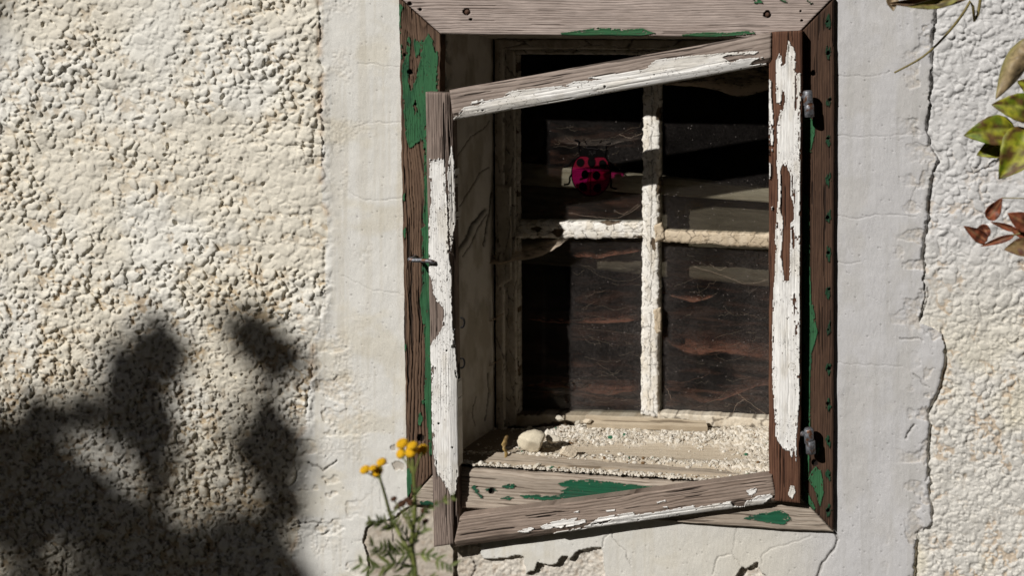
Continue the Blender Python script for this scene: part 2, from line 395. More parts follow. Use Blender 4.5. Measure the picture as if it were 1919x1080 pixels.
# ------------------------------------------------------------------ boards
def board(name, quad, Y, thick, mat, parent, fn, step=1.4, wob=1.2, wobf=60, seed=0, axis='h'):
    """a plank face traced as a quad TL,TR,BR,BL at depth Y (towards the wall is +), given relief and colour by fn"""
    q = np.array(quad, float)
    Lw = max(np.hypot(*(q[1] - q[0])), np.hypot(*(q[2] - q[3]))); Hh = max(np.hypot(*(q[3] - q[0])), np.hypot(*(q[2] - q[1])))
    nc = int(Lw / step) + 2; nr = int(Hh / step) + 2
    a, b = np.meshgrid(np.linspace(0, 1, nc), np.linspace(0, 1, nr))
    p = (q[0] * (1 - a)[..., None] + q[1] * a[..., None]) * (1 - b)[..., None] + (q[3] * (1 - a)[..., None] + q[2] * a[..., None]) * b[..., None]
    x, y = p[..., 0], p[..., 1]
    ex = x + wob * 2 * (fbm(x / wobf, y / wobf, 200 + seed, 4) - .5); ey = y + wob * 2 * (fbm(x / wobf + 7, y / wobf, 230 + seed, 4) - .5)
    h, c = fn(x, y, a, b)
    Yv = Y(x, y) if callable(Y) else Y
    # soften the arrises
    e = np.minimum(np.minimum(a * Lw, (1 - a) * Lw), np.minimum(b * Hh, (1 - b) * Hh))
    h = h - .0022 * np.exp(-e / 1.6)
    P = W(ex, ey, Yv - h)
    n = nr * nc
    idx = np.arange(n).reshape(nr, nc)
    ring = np.concatenate([idx[0, :], idx[1:, -1], idx[-1, -2::-1], idx[-2:0:-1, 0]])
    Pf = P.reshape(-1, 3); m = len(ring)
    back = Pf[ring].copy(); back[:, 1] = (Yv.reshape(-1)[ring] if isinstance(Yv, np.ndarray) else Yv) + thick
    V_ = np.concatenate([Pf, Pf[ring], back])
    cc = c.reshape(-1, 3)
    C_ = np.concatenate([cc, cc[ring] * .9, cc[ring] * .9])
    f = gridfaces(nr, nc)
    k = np.arange(m); k2 = (k + 1) % m
    skirt = np.stack([n + k, n + k2, n + m + k2, n + m + k], -1)[:, ::-1]
    bc = np.array([[n + m, n + m + nc - 1, n + m + nc + nr - 2, n + m + 2 * nc + nr - 3]])
    return mesh_np(name, V_, [f, skirt, bc], mat, C_, None, parent, True, len(f))
def axes(quad, axis):
    q = np.array(quad, float)
    d = ((q[1] + q[2]) - (q[0] + q[3])) if axis == 'h' else ((q[3] + q[2]) - (q[0] + q[1]))
    d /= np.hypot(*d); return d, np.array([-d[1], d[0]]), q.mean(0)
def grain(s, t, seed, sp, wave=10, wl=140, arch=None):
    """s along, t across (px): 0..1 line pattern (1 = hard ridge, 0 = eroded groove) and fibre noise"""
    tt = t + wave * (fbm(s / wl, t / 60, 300 + seed, 3) - .5) * 1.6
    if arch is not None:
        s0, k, t0 = arch
        tt = tt + k * np.exp(-((t - t0) / 26) ** 2) * np.clip(s - s0, -600, 0)
    ph = tt / sp * (1 + .0) + 1.1 * fbm(s / 400, tt / (sp * 3), 320 + seed, 2)
    k = np.floor(ph); saw = ph - k
    wid = .25 + .45 * vn(k * 1.37, s / 500, 332 + seed)                 # each ring has its own width and strength
    strg = .35 + .65 * vn(k * 2.11 + 5, s / 160, 334 + seed)
    line = 1 - strg * (1 - sstep(.0, wid, saw) * sstep(1.02, .9, saw))
    fib = fbm(s / 45, t / 1.5, 340 + seed, 4, .65)
    return line, fib
def wood_fn(quad, axis, seed, cols, sp=6, wave=10, wl=140, gdepth=.0009, paints=(), bevel=None, holes=(), arch=None, edge_dark=.07, crack=1.0, extra=None, gcol=1.0):
    d, nrm, cen = axes(quad, axis)
    hi, lo, deep = cols
    def fn(x, y, a, b):
        s = (x - cen[0]) * d[0] + (y - cen[1]) * d[1]; t = (x - cen[0]) * nrm[0] + (y - cen[1]) * nrm[1]
        line, fib = grain(s, t, seed, sp, wave, wl, arch)
        big = fbm(s / 130, t / 25, 350 + seed, 3)
        c = mixc(lo, hi, np.clip(.05 + .5 * line + .6 * (big - .35) + 1.25 * (fib - .5), 0, 1))
        c = c * (.86 + .28 * fbm(s / 22, t / 9, 352 + seed, 3))[..., None]
        gr = sstep(.75, .1, line) * (.35 + .65 * sstep(.35, .65, fbm(s / 70, t / 8, 355 + seed, 2)))
        c = mixc(c, deep, np.clip(gr * .62 * gcol, 0, 1))
        h = gdepth * (line - .6) + .0006 * (fib - .5)
        # drying checks along the grain
        ck = sstep(.73, .77, fbm(s / 120, t / 3.2, 360 + seed, 2)) * crack
        h = h - .002 * ck; c = mixc(c, deep * .6, ck * .85)
        if extra: h, c = extra(x, y, s, t, h, c)
        if bevel:
            # (fraction across, drop, slope side) bevel towards the glass
            f0, drop, which = bevel
            v = {'b': b, 'a': a, '-a': 1 - a, '-b': 1 - b}[which]
            k = np.clip((v - f0) / (1 - f0), 0, 1)
            h = h - drop * k ** 1.15
        for (pc, plus, minus, jag, ps) in paints:
            u1 = 2.2 * jag * (fbm(s / 9, t / 3.0, 400 + ps, 3) - .5) * 2; u2 = 1.2 * jag * (fbm(s / 7, t / 4, 420 + ps, 3) - .5) * 2
            # stepwise breaks along the grain
            u1 = u1 + 5 * jag * (vn(t / 2.5, s / 60, 430 + ps) - .5)
            xx = x + u1 * d[0] + u2 * nrm[0]; yy = y + u1 * d[1] + u2 * nrm[1]
            m = polys(xx, yy, plus, minus).astype(float)
            chip = (fbm(s / 9, t / 3.5, 440 + ps, 3) > .70)
            bl = blur(m, 3)
            m = m * (1 - chip * (bl < .9)) * (1 - (fbm(s / 8, t / 4, 445 + ps, 3) > .85))
            bl = blur(m, 2)
            edge = m * (1 - bl)
            # craze lines along and across the grain
            w1 = worley(s / 26 + .3 * fib, t / 5.5, 450 + ps)
            cz = sstep(.05, .0, w1[1] - w1[0]) * sstep(.45, .62, fbm(s / 50, t / 30, 460 + ps, 2))
            tone = fbm(s / 60, t / 20, 470 + ps, 3)
            cp = mixc(pc[0], pc[1], np.clip(sstep(.45, .75, tone) * .8 + .35 * sstep(.45, .75, fib), 0, 1))
            cp = mixc(cp, deep, cz * .8); cp = mixc(cp, deep, .12 * sstep(.5, .72, fbm(s / 14, t / 5, 475 + ps, 4)))
            edge_shade = (1 - m) * sstep(.02, .4, bl)
            c = mixc(c, deep * .8, edge_shade * .45)  # shadow of the paint's thickness put into the wood colour
            c = np.where((m > .5)[..., None], cp, c)
            h = h * (1 - .55 * m) + m * (.0009 + .0012 * edge * 2) - cz * m * .0005
        for (hx, hy, hr) in holes:
            dd = np.hypot(x - hx + 3 * (fbm(x / 4, y / 4, 480, 2) - .5), (y - hy)) / hr
            k = sstep(1.15, .75, dd); h = h - .006 * k; c = mixc(c, S(20, 16, 14), k * .92)
        e = edge_dark * sstep(.06, 0, np.minimum(np.minimum(a, 1 - a), np.minimum(b, 1 - b)))  # boards darken along their edges
        return h, mixc(c, deep, e)
    return fn

GREEN = (S(54, 100, 66), S(42, 80, 56))
GREENB = (S(30, 88, 62), S(34, 76, 58))
WHITE = (S(236, 234, 230), S(220, 215, 206))
GREYW = (S(168, 152, 140), S(122, 108, 98), S(52, 42, 36))
BROWN = (S(112, 90, 73), S(76, 58, 47), S(20, 15, 12))
UMBER = (S(88, 66, 52), S(54, 39, 31), S(18, 13, 11))

frame = thing('window_frame', 'outer window frame of brown boards with flaking green paint set in the wall', 'window frame')
qT = [(748, -8), (1563, -6), (1487, 71), (826, 63.5)]
qL = [(748, -5), (826, 66), (826, 871), (763, 943)]
qR = [(1489, 73), (1563, -3), (1561, 995), (1489, 918)]
qB = [(826, 874), (1487, 917), (1561, 998), (763, 946)]
top_b = board('frame_board', qT, 0, .05, MWOOD_H, frame, wood_fn(qT, 'h', 1, (S(178, 164, 156), S(142, 128, 120), S(88, 74, 66)), 4.6, 9, 300, .0009,
    [(GREEN, [[(1051, 66), (1052, 61), (1082, 57), (1107, 52), (1140, 53), (1174, 55), (1204, 53), (1216, 58), (1232, 62), (1206, 66), (1192, 70), (1176, 68), (1165, 80), (1075, 80), (1060, 67)],
              [(1278, 64), (1319, 60), (1369, 61), (1410, 57), (1416, 62), (1385, 66), (1342, 69), (1340, 80), (1284, 80)],
              [(1408, -2), (1425, -2), (1428, 4), (1415, 6)], [(1463, -2), (1472, -2), (1474, 4), (1466, 4)], [(1510, -2), (1522, 6), (1518, 8)]], [], .9, 3)],
    None, [(875, 22, 6.5), (883, 36, 2.5), (1438, 26, 7), (1440, 27, 5), (788, 17, 3), (769, 6, 4), (1500, 21, 1.8), (1502, 38, 2)], crack=.5), wob=1.0, seed=1)
top_b['label'] = 'grey weathered top board with a little green paint along its lower edge'
left_b = board('frame_board', qL, 0, .018, MWOOD_V, frame, wood_fn(qL, 'v', 2, BROWN, 6.5, 10, 170, .0024,
    [(GREEN, [[(764, 72), (768, 66), (771, 78), (767, 100), (765, 150), (769, 172), (778, 152), (784, 122), (788, 100), (794, 80), (803, 64), (811, 74), (813, 96), (820, 98), (821, 160), (818, 220), (800, 240), (800, 252), (795, 262), (780, 268), (769, 280), (762, 262), (758, 232), (755, 180), (754, 122), (759, 108)],
              [(775, 74), (783, 75), (788, 79), (792, 73), (794, 80), (785, 99), (779, 104), (776, 92)], [(747, 8), (752, 6), (757, 14), (752, 22), (752, 60), (748, 60)],
              [(748, 84), (752, 80), (753, 110), (748, 108)], [(794, 262), (800, 262), (812, 300), (814, 640), (812, 852), (806, 856), (797, 762), (795, 742), (797, 640), (790, 596), (788, 562), (792, 540), (792, 442), (788, 430), (794, 418), (795, 332)],
              [(785, 778), (789, 774), (792, 786), (788, 801), (784, 796)], [(790, 752), (796, 748), (796, 756), (791, 758)], [(761, 880), (770, 876), (774, 902), (768, 926), (761, 934)],
              [(755, 366), (759, 362), (759, 378), (756, 380)], [(756, 430), (760, 426), (760, 446), (757, 446)], [(757, 648), (762, 646), (761, 660), (757, 660)]],
      [[(767, 150), (770, 125), (773, 122), (776, 140), (772, 160)], [(776, 190), (779, 186), (780, 205), (777, 216), (775, 205)]], 1.0, 5)],
    None, [(769, 134, 5), (758, 102, 3), (789, 822, 6.5), (778, 196, 2.5), (776, 483, 3.5)], arch=(-60, .09, 4), gcol=1.35), wob=2.2, wobf=34, seed=2)
left_b['label'] = 'deeply grooved left board, green paint peeling from its upper part'
right_b = board('frame_board', qR, 0, .05, MWOOD_V, frame, wood_fn(qR, 'v', 3, UMBER, 4.6, 5, 300, .0008,
    [(GREEN, [[(1505, 221), (1522, 222), (1528, 228), (1527, 250), (1523, 266), (1520, 286), (1514, 286), (1505, 280)], [(1505, 366), (1515, 366), (1517, 420), (1517, 480), (1520, 560), (1524, 575), (1528, 602), (1532, 622), (1526, 646), (1521, 662), (1518, 722), (1518, 800), (1516, 880), (1514, 900), (1505, 905)],
              [(1514, 899), (1520, 884), (1529, 876), (1538, 884), (1542, 898), (1543, 926), (1537, 951), (1529, 926), (1519, 905)], [(1528, 840), (1534, 828), (1537, 842), (1531, 854)], [(1505, 905), (1514, 925), (1528, 952), (1526, 962), (1505, 940)]],
      [], .8, 7),
     ((S(30, 66, 44), S(34, 52, 38)), [[(1549 + (k % 3), y0 - 9), (1555, y0 - 11), (1557, y0 + 2), (1554, y0 + 12), (1549, y0 + 7), (1547, y0)] for k, y0 in enumerate((44, 98, 188, 262, 336, 408, 476, 546, 617, 692, 760, 826, 892, 960))], [], 2.2, 9)],
    None, [(1524, 136, 4.5), (1525, 139, 3), (1527, 868, 6)] + [(1553 + (k * 7 % 5) - 2, y0 - 4 + (k * 5 % 7), 1.8 + (k * 3 % 4) * .6) for k, y0 in enumerate((44, 98, 188, 262, 336, 408, 476, 546, 617, 692, 760, 826, 892, 960))], crack=.8), wob=.9, seed=3)
right_b['label'] = 'dark brown right board with green paint chips down both edges'
bot_b = board('frame_board', qB, 0, .012, MWOOD_H, frame, wood_fn(qB, 'h', 4, (S(176, 164, 150), S(144, 130, 116), S(82, 68, 58)), 7, 10, 220, .0006,
    [(GREENB, [[(1045, 907), (1064, 901), (1105, 899), (1125, 903), (1164, 907), (1230, 913), (1250, 918), (1260, 960), (1160, 950), (1060, 937), (1047, 932), (1055, 922), (1048, 921), (1065, 914), (1050, 911)],
               [(940, 915), (948, 910), (962, 908), (965, 914), (955, 918)], [(975, 929), (1000, 928), (1030, 931), (1052, 928), (1048, 939), (1010, 938), (982, 934)], [(884, 911), (890, 912), (897, 923), (906, 935), (898, 931), (886, 918)],
               [(908, 920), (915, 916), (928, 917), (929, 922)], [(937, 936), (950, 931), (963, 934), (955, 938)], [(1390, 972), (1400, 968), (1430, 962), (1463, 958), (1478, 966), (1485, 975), (1467, 984), (1434, 979)], [(782, 942), (800, 940), (812, 944), (812, 950), (786, 948)],
               [(1330, 985), (1400, 988), (1420, 992), (1380, 992)]], [], 1.2, 11)],
    None, [(922, 921, 6)], crack=.7, extra=lambda x, y, s, t, h, c: (h - .006 * sstep(.0, 1.0, (linedist(x, y, [(826, 873), (1487, 917)]) < 13) * (1 - linedist(x, y, [(826, 873), (1487, 917)]) / 13)), c)), wob=1.6, wobf=45, seed=4)
bot_b['label'] = 'bleached bottom board with a streak of dark green paint'

# ------------------------------------------------------------------ sagging casement
case = thing('casement', 'sagging open sash frame without glass, white paint flaking off grey wood', 'window sash')
YC = -0.0225
qs1 = [(798, 172), (852, 176), (862.5, 1018), (813, 1026)]
st1 = board('stile', qs1, YC, .021, MWOOD_V, case, wood_fn(qs1, 'v', 11, (S(150, 134, 124), S(104, 90, 82), S(44, 36, 31)), 4.4, 5, 260, .0011,
    [(WHITE, [[(806, 302), (815, 297), (832, 298), (835, 330), (834, 358), (838, 372), (839, 420), (841, 470), (846, 515), (847, 560), (850, 600), (851, 640), (856, 680), (859, 710), (861, 790), (862, 868), (858, 903), (853, 928), (844, 934), (840, 915), (829, 907), (822, 890), (815, 872), (811, 820), (809, 760), (808, 690), (806, 650), (813, 636), (822, 622), (828, 606), (832, 592), (826, 571), (815, 558), (809, 533), (803, 508), (803, 412), (808, 383), (806, 345)],
              [(839, 330), (842, 300), (846, 268), (850, 292), (853, 310), (855, 340), (851, 372), (846, 402), (841, 395), (840, 350)], [(842, 392), (848, 380), (853, 350), (855, 410), (849, 440), (845, 470), (841, 440)]],
      [[(805, 573), (829, 574), (832, 592), (829, 612), (820, 632), (806, 646)], [(848, 650), (853, 640), (852, 655)], [(808, 690), (812, 686), (813, 700), (809, 704)], [(841, 440), (843, 440), (843, 490), (841, 480)], [(846, 548), (851, 535), (852, 596), (849, 622), (847, 590)]], 1.7, 21)],
    (.66, .012, 'a'), [(823, 795, 2), (848, 840, 1.6), (836, 658, 1.6)], crack=1.0), step=1.15, wob=1.0, seed=5)
st1['label'] = 'left stile, grey at top and bottom and white paint between'
qs2 = [(1448, 58), (1503, 57), (1499, 943), (1450, 941)]
qs2b = [(1441, 60), (1503, 57), (1499, 944), (1441, 938)]
st2 = board('stile', qs2b, YC, .021, MWOOD_V, case, wood_fn(qs2b, 'v', 12, (S(112, 80, 62), S(74, 48, 37), S(26, 17, 13)), 5.2, 5, 320, .0009,
    [(WHITE, [[(1454, 112), (1460, 99), (1464, 104), (1466, 124), (1472, 116), (1477, 78), (1481, 80), (1490, 96), (1491, 122), (1489, 134), (1494, 136), (1500, 138), (1500, 260), (1499, 500), (1498, 760), (1494, 790), (1492, 876), (1489, 836), (1485, 860), (1479, 846), (1470, 844), (1462, 832), (1454, 820), (1452, 784), (1448, 716), (1447, 640), (1449, 555), (1453, 500), (1454, 470), (1452, 450), (1455, 405), (1459, 368), (1458, 338), (1455, 312), (1457, 262), (1456, 240), (1461, 214), (1465, 198), (1455, 190)],
              [(1477, 926), (1482, 910), (1488, 912), (1491, 922), (1484, 938)], [(1441, 150), (1444, 148), (1446, 190), (1449, 215), (1449, 268), (1446, 285), (1443, 232), (1441, 300)], [(1441, 300), (1443, 300), (1444, 330), (1441, 345)], [(1445, 386), (1448, 388), (1447, 394)]],
      [[(1462, 320), (1466, 307), (1475, 312), (1482, 330), (1482, 366), (1488, 385), (1489, 412), (1482, 420), (1480, 500), (1479, 528), (1470, 526), (1464, 480), (1466, 440), (1468, 414), (1462, 392), (1464, 350)], [(1463, 205), (1466, 168), (1470, 172), (1471, 195), (1468, 208)], [(1489, 140), (1492, 140), (1493, 200), (1490, 212)], [(1488, 355), (1491, 355), (1491, 384), (1489, 380)], [(1487, 552), (1490, 550), (1491, 590), (1488, 592)], [(1490, 612), (1492, 612), (1492, 632), (1490, 630)],
       [(1483, 425), (1488, 425), (1490, 462), (1486, 470), (1484, 450)]], .9, 23)],
    (.67, .010, '-a'), [], crack=1.0), step=1.15, wob=1.0, seed=6)
st2['label'] = 'right stile of dark red-brown wood showing through white paint'
qr1 = [(842, 169), (1446, 60), (1446, 121), (850, 226)]
rl1 = board('rail', qr1, YC + .0015, .019, MWOOD_H, case, wood_fn(qr1, 'h', 13, (S(170, 156, 146), S(126, 112, 103), S(58, 48, 42)), 7, 14, 240, .0006,
    [(WHITE, [[(861, 213), (869, 201), (896, 198), (905, 191), (945, 182), (953, 172), (976, 168), (1060, 160), (1075, 153), (1132, 149), (1097, 146), (1160, 138), (1214, 128), (1220, 120), (1229, 113), (1291, 104), (1350, 99), (1424, 95), (1415, 101), (1362, 103), (1354, 108), (1364, 113), (1433, 106), (1411, 116), (1405, 122), (1436, 119), (1446, 124), (1440, 140), (848, 240), (848, 224)], [(882, 191), (904, 186), (906, 190), (884, 196)]],
      [[(1365, 113), (1380, 109), (1388, 112), (1370, 117)]], .8, 25)],
    (.76, .012, 'b'), [(1133, 163, 2.5)], crack=.9), step=1.15, wob=1.6, wobf=120, seed=7)
rl1['label'] = 'top rail sloping down to the left, bare grey above and white below'
qr2 = [(862, 970), (1446, 891), (1456, 942), (849, 1027)]
def knotf(x, y, s, t, h, c):
    dd = np.hypot((x - 1390) / 17, (y - 948) / 9)
    k = np.exp(-(dd - 1) ** 2 / .05); h = h - .002 * k; c = mixc(c, S(34, 25, 20), k * .8)
    return h, c
rl2 = board('rail', qr2, YC + .0015, .019, MWOOD_H, case, wood_fn(qr2, 'h', 14, (S(156, 140, 128), S(114, 99, 88), S(50, 40, 34)), 6.0, 16, 220, .0010,
    [(WHITE, [[(970, 997), (980, 992), (997, 989), (1000, 994), (988, 999)], [(1010, 988), (1030, 980), (1053, 974), (1080, 971), (1078, 977), (1050, 986), (1022, 993)], [(1040, 988), (1070, 979), (1097, 974), (1098, 980), (1075, 986), (1050, 991)],
              [(1106, 984), (1112, 978), (1123, 971), (1187, 961), (1189, 967), (1257, 956), (1300, 948), (1303, 954), (1313, 951), (1370, 940), (1374, 949), (1392, 951), (1402, 938), (1420, 930), (1444, 926), (1447, 932), (1432, 944), (1430, 956), (1240, 990), (1030, 1012), (1040, 998), (1090, 990)],
              [(1135, 958), (1152, 955), (1150, 959), (1137, 961)], [(1230, 942), (1247, 937), (1248, 940), (1233, 944)], [(1399, 920), (1417, 914), (1419, 920), (1408, 932), (1403, 927)], [(1076, 960), (1086, 957), (1084, 961)], [(1240, 951), (1252, 949), (1250, 953)]],
      [[(1106, 985), (1130, 978), (1150, 974), (1140, 980)]], .7, 27)],
    (.80, .010, 'b'), [], crack=1.2, extra=knotf), step=1.15, wob=1.4, wobf=90, seed=8)
rl2['label'] = 'bottom rail of brown weathered wood with scraps of white paint'

# ------------------------------------------------------------------ small primitives
def tube(pts, rad, seg=8, closed=True):
    """swept tube through world points; rad scalar or list -> verts, quads, caps"""
    pts = np.array(pts, float); n = len(pts); rad = np.full(n, rad) if np.isscalar(rad) else np.array(rad, float)
    tan = np.gradient(pts, axis=0); tan /= np.linalg.norm(tan, axis=1)[:, None] + 1e-12
    up = np.array([0.3, -.2, 1.0]) if abs(tan[0][2]) < .9 else np.array([1.0, .1, 0])
    v = []
    for i in range(n):
        a = np.cross(tan[i], up); a /= np.linalg.norm(a); b = np.cross(tan[i], a); up = np.cross(a, tan[i])
        th = np.linspace(0, 2 * np.pi, seg, endpoint=False)
        v.append(pts[i] + rad[i] * (np.cos(th)[:, None] * a + np.sin(th)[:, None] * b))
    v = np.concatenate(v)
    f = [(i * seg + k, i * seg + (k + 1) % seg, (i + 1) * seg + (k + 1) % seg, (i + 1) * seg + k) for i in range(n - 1) for k in range(seg)]
    v = np.concatenate([v, pts[:1], pts[-1:]])
    c0, c1 = n * seg, n * seg + 1
    t = [(c0, (k + 1) % seg, k) for k in range(seg)] + [(c1, (n - 1) * seg + k, (n - 1) * seg + (k + 1) % seg) for k in range(seg)]
    return v, np.array(f), np.array(t)
def smooth_path(pts, k=6):
    pts = np.array(pts, float); out = []
    n = len(pts)
    for i in range(n - 1):
        p0, p1, p2, p3 = pts[max(i - 1, 0)], pts[i], pts[i + 1], pts[min(i + 2, n - 1)]
        for t in np.linspace(0, 1, k, endpoint=False):
            out.append(.5 * ((2 * p1) + (-p0 + p2) * t + (2 * p0 - 5 * p1 + 4 * p2 - p3) * t * t + (-p0 + 3 * p1 - 3 * p2 + p3) * t ** 3))
    out.append(pts[-1]); return np.array(out)
class Bag:
    def __init__(s): s.v = []; s.q = []; s.t = []; s.c = []; s.n = 0
    def add(s, v, q=(), t=(), c=None):
        v = np.asarray(v)
        if len(q): s.q.append(np.asarray(q) + s.n)
        if len(t): s.t.append(np.asarray(t) + s.n)
        s.v.append(v); s.n += len(v)
        s.c.append(np.broadcast_to(np.asarray(c if c is not None else (.5, .5, .5)), (len(v), 3)))
    def build(s, name, mat, parent=None, smooth=True):
        fs = ([np.concatenate(s.q)] if s.q else []) + ([np.concatenate(s.t)] if s.t else [])
        return mesh_np(name, np.concatenate(s.v), fs, mat, np.concatenate(s.c), None, parent, smooth)
def bagtube(b, pts, rad, seg=8, c=None):
    v, q, t = tube(pts, rad, seg); b.add(v, q, t, c)
def ico(sub=0):
    import bmesh
    bm = bmesh.new(); bmesh.ops.create_icosphere(bm, subdivisions=sub + 1, radius=1)
    bm.verts.ensure_lookup_table()
    v = np.array([x.co[:] for x in bm.verts]); f = np.array([[q.index for q in p.verts] for p in bm.faces]); bm.free(); return v, f
ICO0, ICO2, ICO3 = ico(0), ico(2), ico(3)
rng = np.random.default_rng(7)
def pxs(n, Y): return n * float(np.linalg.norm(W(1001, 500, Y) - W(1000, 500, Y)))

# hinges, hook, screws
for (hx, hy, hx2, hy2) in ((1514, 183.5, 1516.5, 207), (1516, 817, 1519, 838)):
    b = Bag(); c0 = W(hx, hy, -.021)
    L = .0125; R = .0078
    zz = np.array([-1, -.9, .75, .95, 1.0]) * L; rr = np.array([.9, 1, 1, .8, .35]) * R
    tilt = np.array([-.05, 0, 0])
    bagtube(b, [c0 + np.array([tilt[0] * z, 0, z]) for z in zz], rr, 18)
    bagtube(b, [c0 + np.array([-.0075, .003, .001]), c0 + np.array([-.022, .008, .0])], [.0045, .004], 8)
    b.build('hinge_barrel', MSTEEL, case)
    b = Bag(); c0 = W(hx2, hy2, -.021)
    zz = np.array([-1, -.95, .9, 1.0]) * .0105; rr = np.array([.75, 1, 1, .9]) * R * 1.02
    bagtube(b, [c0 + np.array([-.05 * z, 0, z]) for z in zz], rr, 18)
    bagtube(b, [c0 + np.array([0, .005, -.002]), c0 + np.array([0.0, .024, -.002])], [.004, .004], 8)
    b.build('hinge_pin', MSTEEL, frame)
b = Bag()
hk = smooth_path([W(778, 480, .004), W(777, 482, -.012), W(772, 485, -.025), W(768, 486, -.030), W(772, 487.5, -.032), W(785, 488, -.031), W(800, 489, -.030), W(810, 490.5, -.029), W(814, 491.5, -.024)], 5)
bagtube(b, hk, np.interp(np.linspace(0, 1, len(hk)), [0, .5, .85, 1], [.0030, .0036, .0034, .0024]), 10)
b.build('hook', MSTEEL, frame)
for (sx, sy, r) in ((875, 22, 4.5), (1438, 27, 4.0)):
    b = Bag(); c0 = W(sx, sy, .0015)
    bagtube(b, [c0, c0 + np.array([0, .006, 0])], [pxs(r, 0)] * 2, 14); b.build('screw_head', MRUST, top_b)
b = Bag(); c0 = W(1484, 687, YC - .0008); r = pxs(6, 0); th = np.linspace(0, 2 * np.pi, 25)
bagtube(b, [c0 + np.array([r * math.cos(t), 0, r * math.sin(t)]) for t in th], .0005, 5)
bagtube(b, [c0 + np.array([-r, -.0001, .0002]), c0 + np.array([r, -.0001, -.0003])], .0004, 5)
b.build('screw_head', mat_plain('painted_screw', S(196, 190, 180), .7), st2)
for (ex_, ey_) in ((864, 605), (864, 681)):
    b = Bag(); th = np.linspace(-1.9, 1.9, 14)
    bagtube(b, [W(ex_ + 1 + 5.5 * math.cos(t), ey_ + 9 * math.sin(t), YC + .012) for t in th], .0016, 7); b.build('eye_hook_shadow', MDARK, case)  # black rings drawn for the eye hooks and their shadows

# ------------------------------------------------------------------ reveal of the opening
def sheet(name, quad3, nr, nc, mat, parent, fn):
    """quad3 TL,TR,BR,BL of (px,py,Y); fn(a,b,x,y)-> (height along normal, colour)"""
    c = [W(*p) for p in quad3]; c = [np.array(p) for p in c]
    a, b = np.meshgrid(np.linspace(0, 1, nc), np.linspace(0, 1, nr))
    P = (c[0] * (1 - a)[..., None] + c[1] * a[..., None]) * (1 - b)[..., None] + (c[3] * (1 - a)[..., None] + c[2] * a[..., None]) * b[..., None]
    q = np.array([p[:2] for p in quad3], float)
    p2 = (q[0] * (1 - a)[..., None] + q[1] * a[..., None]) * (1 - b)[..., None] + (q[3] * (1 - a)[..., None] + q[2] * a[..., None]) * b[..., None]
    nrm = np.cross(c[1] - c[0], c[3] - c[0]); nrm /= np.linalg.norm(nrm)
    if nrm @ (C_O - c[0]) < 0: nrm = -nrm
    h, col = fn(a, b, p2[..., 0], p2[..., 1])
    P = P + nrm * h[..., None]
    return mesh_np(name, P.reshape(-1, 3), gridfaces(nr, nc), mat, col.reshape(-1, 3), None, parent)
def reveal_fn(x, y, a, b): pass
def rev_left(a, b, x, y):
    c = mixc(S(206, 200, 190), S(182, 174, 160), sstep(.4, .7, fbm(x / 14, y / 60, 501, 4)))
    h = (fbm(x / 12, y / 30, 505, 4) - .5) * .003
    dk = np.zeros(x.shape)
    for pts, wd in (([(916, 312), (898, 322), (886, 345), (872, 365), (860, 385)], 1.0), ([(908, 392), (884, 420), (877, 438), (862, 462), (850, 480)], 3.4), ([(912, 400), (895, 425), (884, 452), (866, 480)], 1.0),
                    ([(905, 460), (916, 400), (922, 360)], 1.6), ([(914, 700), (916, 740), (908, 790)], 1.2), ([(890, 745), (884, 775), (890, 800)], .8), ([(850, 300), (880, 255), (905, 240), (918, 225)], .7)):
        dk = np.maximum(dk, np.exp(-(linedist(x + 3 * (fbm(x / 5, y / 5, 509, 2) - .5), y, pts) / wd) ** 2))
    old = sstep(.22, .0, a) * sstep(.4, .55, fbm(x / 8, y / 14, 512, 3))
    c = mixc(c, S(60, 66, 56), old * .8); h = h - .0015 * old
    c = mixc(c, S(26, 21, 18), dk * .9); h = h - .0025 * dk
    c = mixc(c, S(96, 82, 64), sstep(.55, .8, fbm(x / 9, y / 30, 515, 4)) * .22)
    return h, c
sheet('reveal', [(831, 58, .020), (924, 70, .168), (927, 806, .168), (836, 884, .020)], 460, 90, MW, wall, rev_left)['label'] = 'cracked beige side of the opening behind the left stile'
plainrev = lambda a, b, x, y: ((fbm(x / 20, y / 20, 520, 3) - .5) * .003, mixc(S(186, 178, 166), S(160, 150, 136), fbm(x / 30, y / 12, 523, 3)))
sheet('reveal', [(829, 58, .045), (1500, 62, .045), (1500, 74, .168), (924, 72, .168)], 30, 120, MW, wall, plainrev)['label'] = 'underside of the opening at its head'
sheet('reveal', [(1500, 62, .045), (1528, 70, .168), (1528, 806, .168), (1505, 905, .045)], 120, 30, MW, wall, plainrev)['label'] = 'right side of the opening behind the right stile'

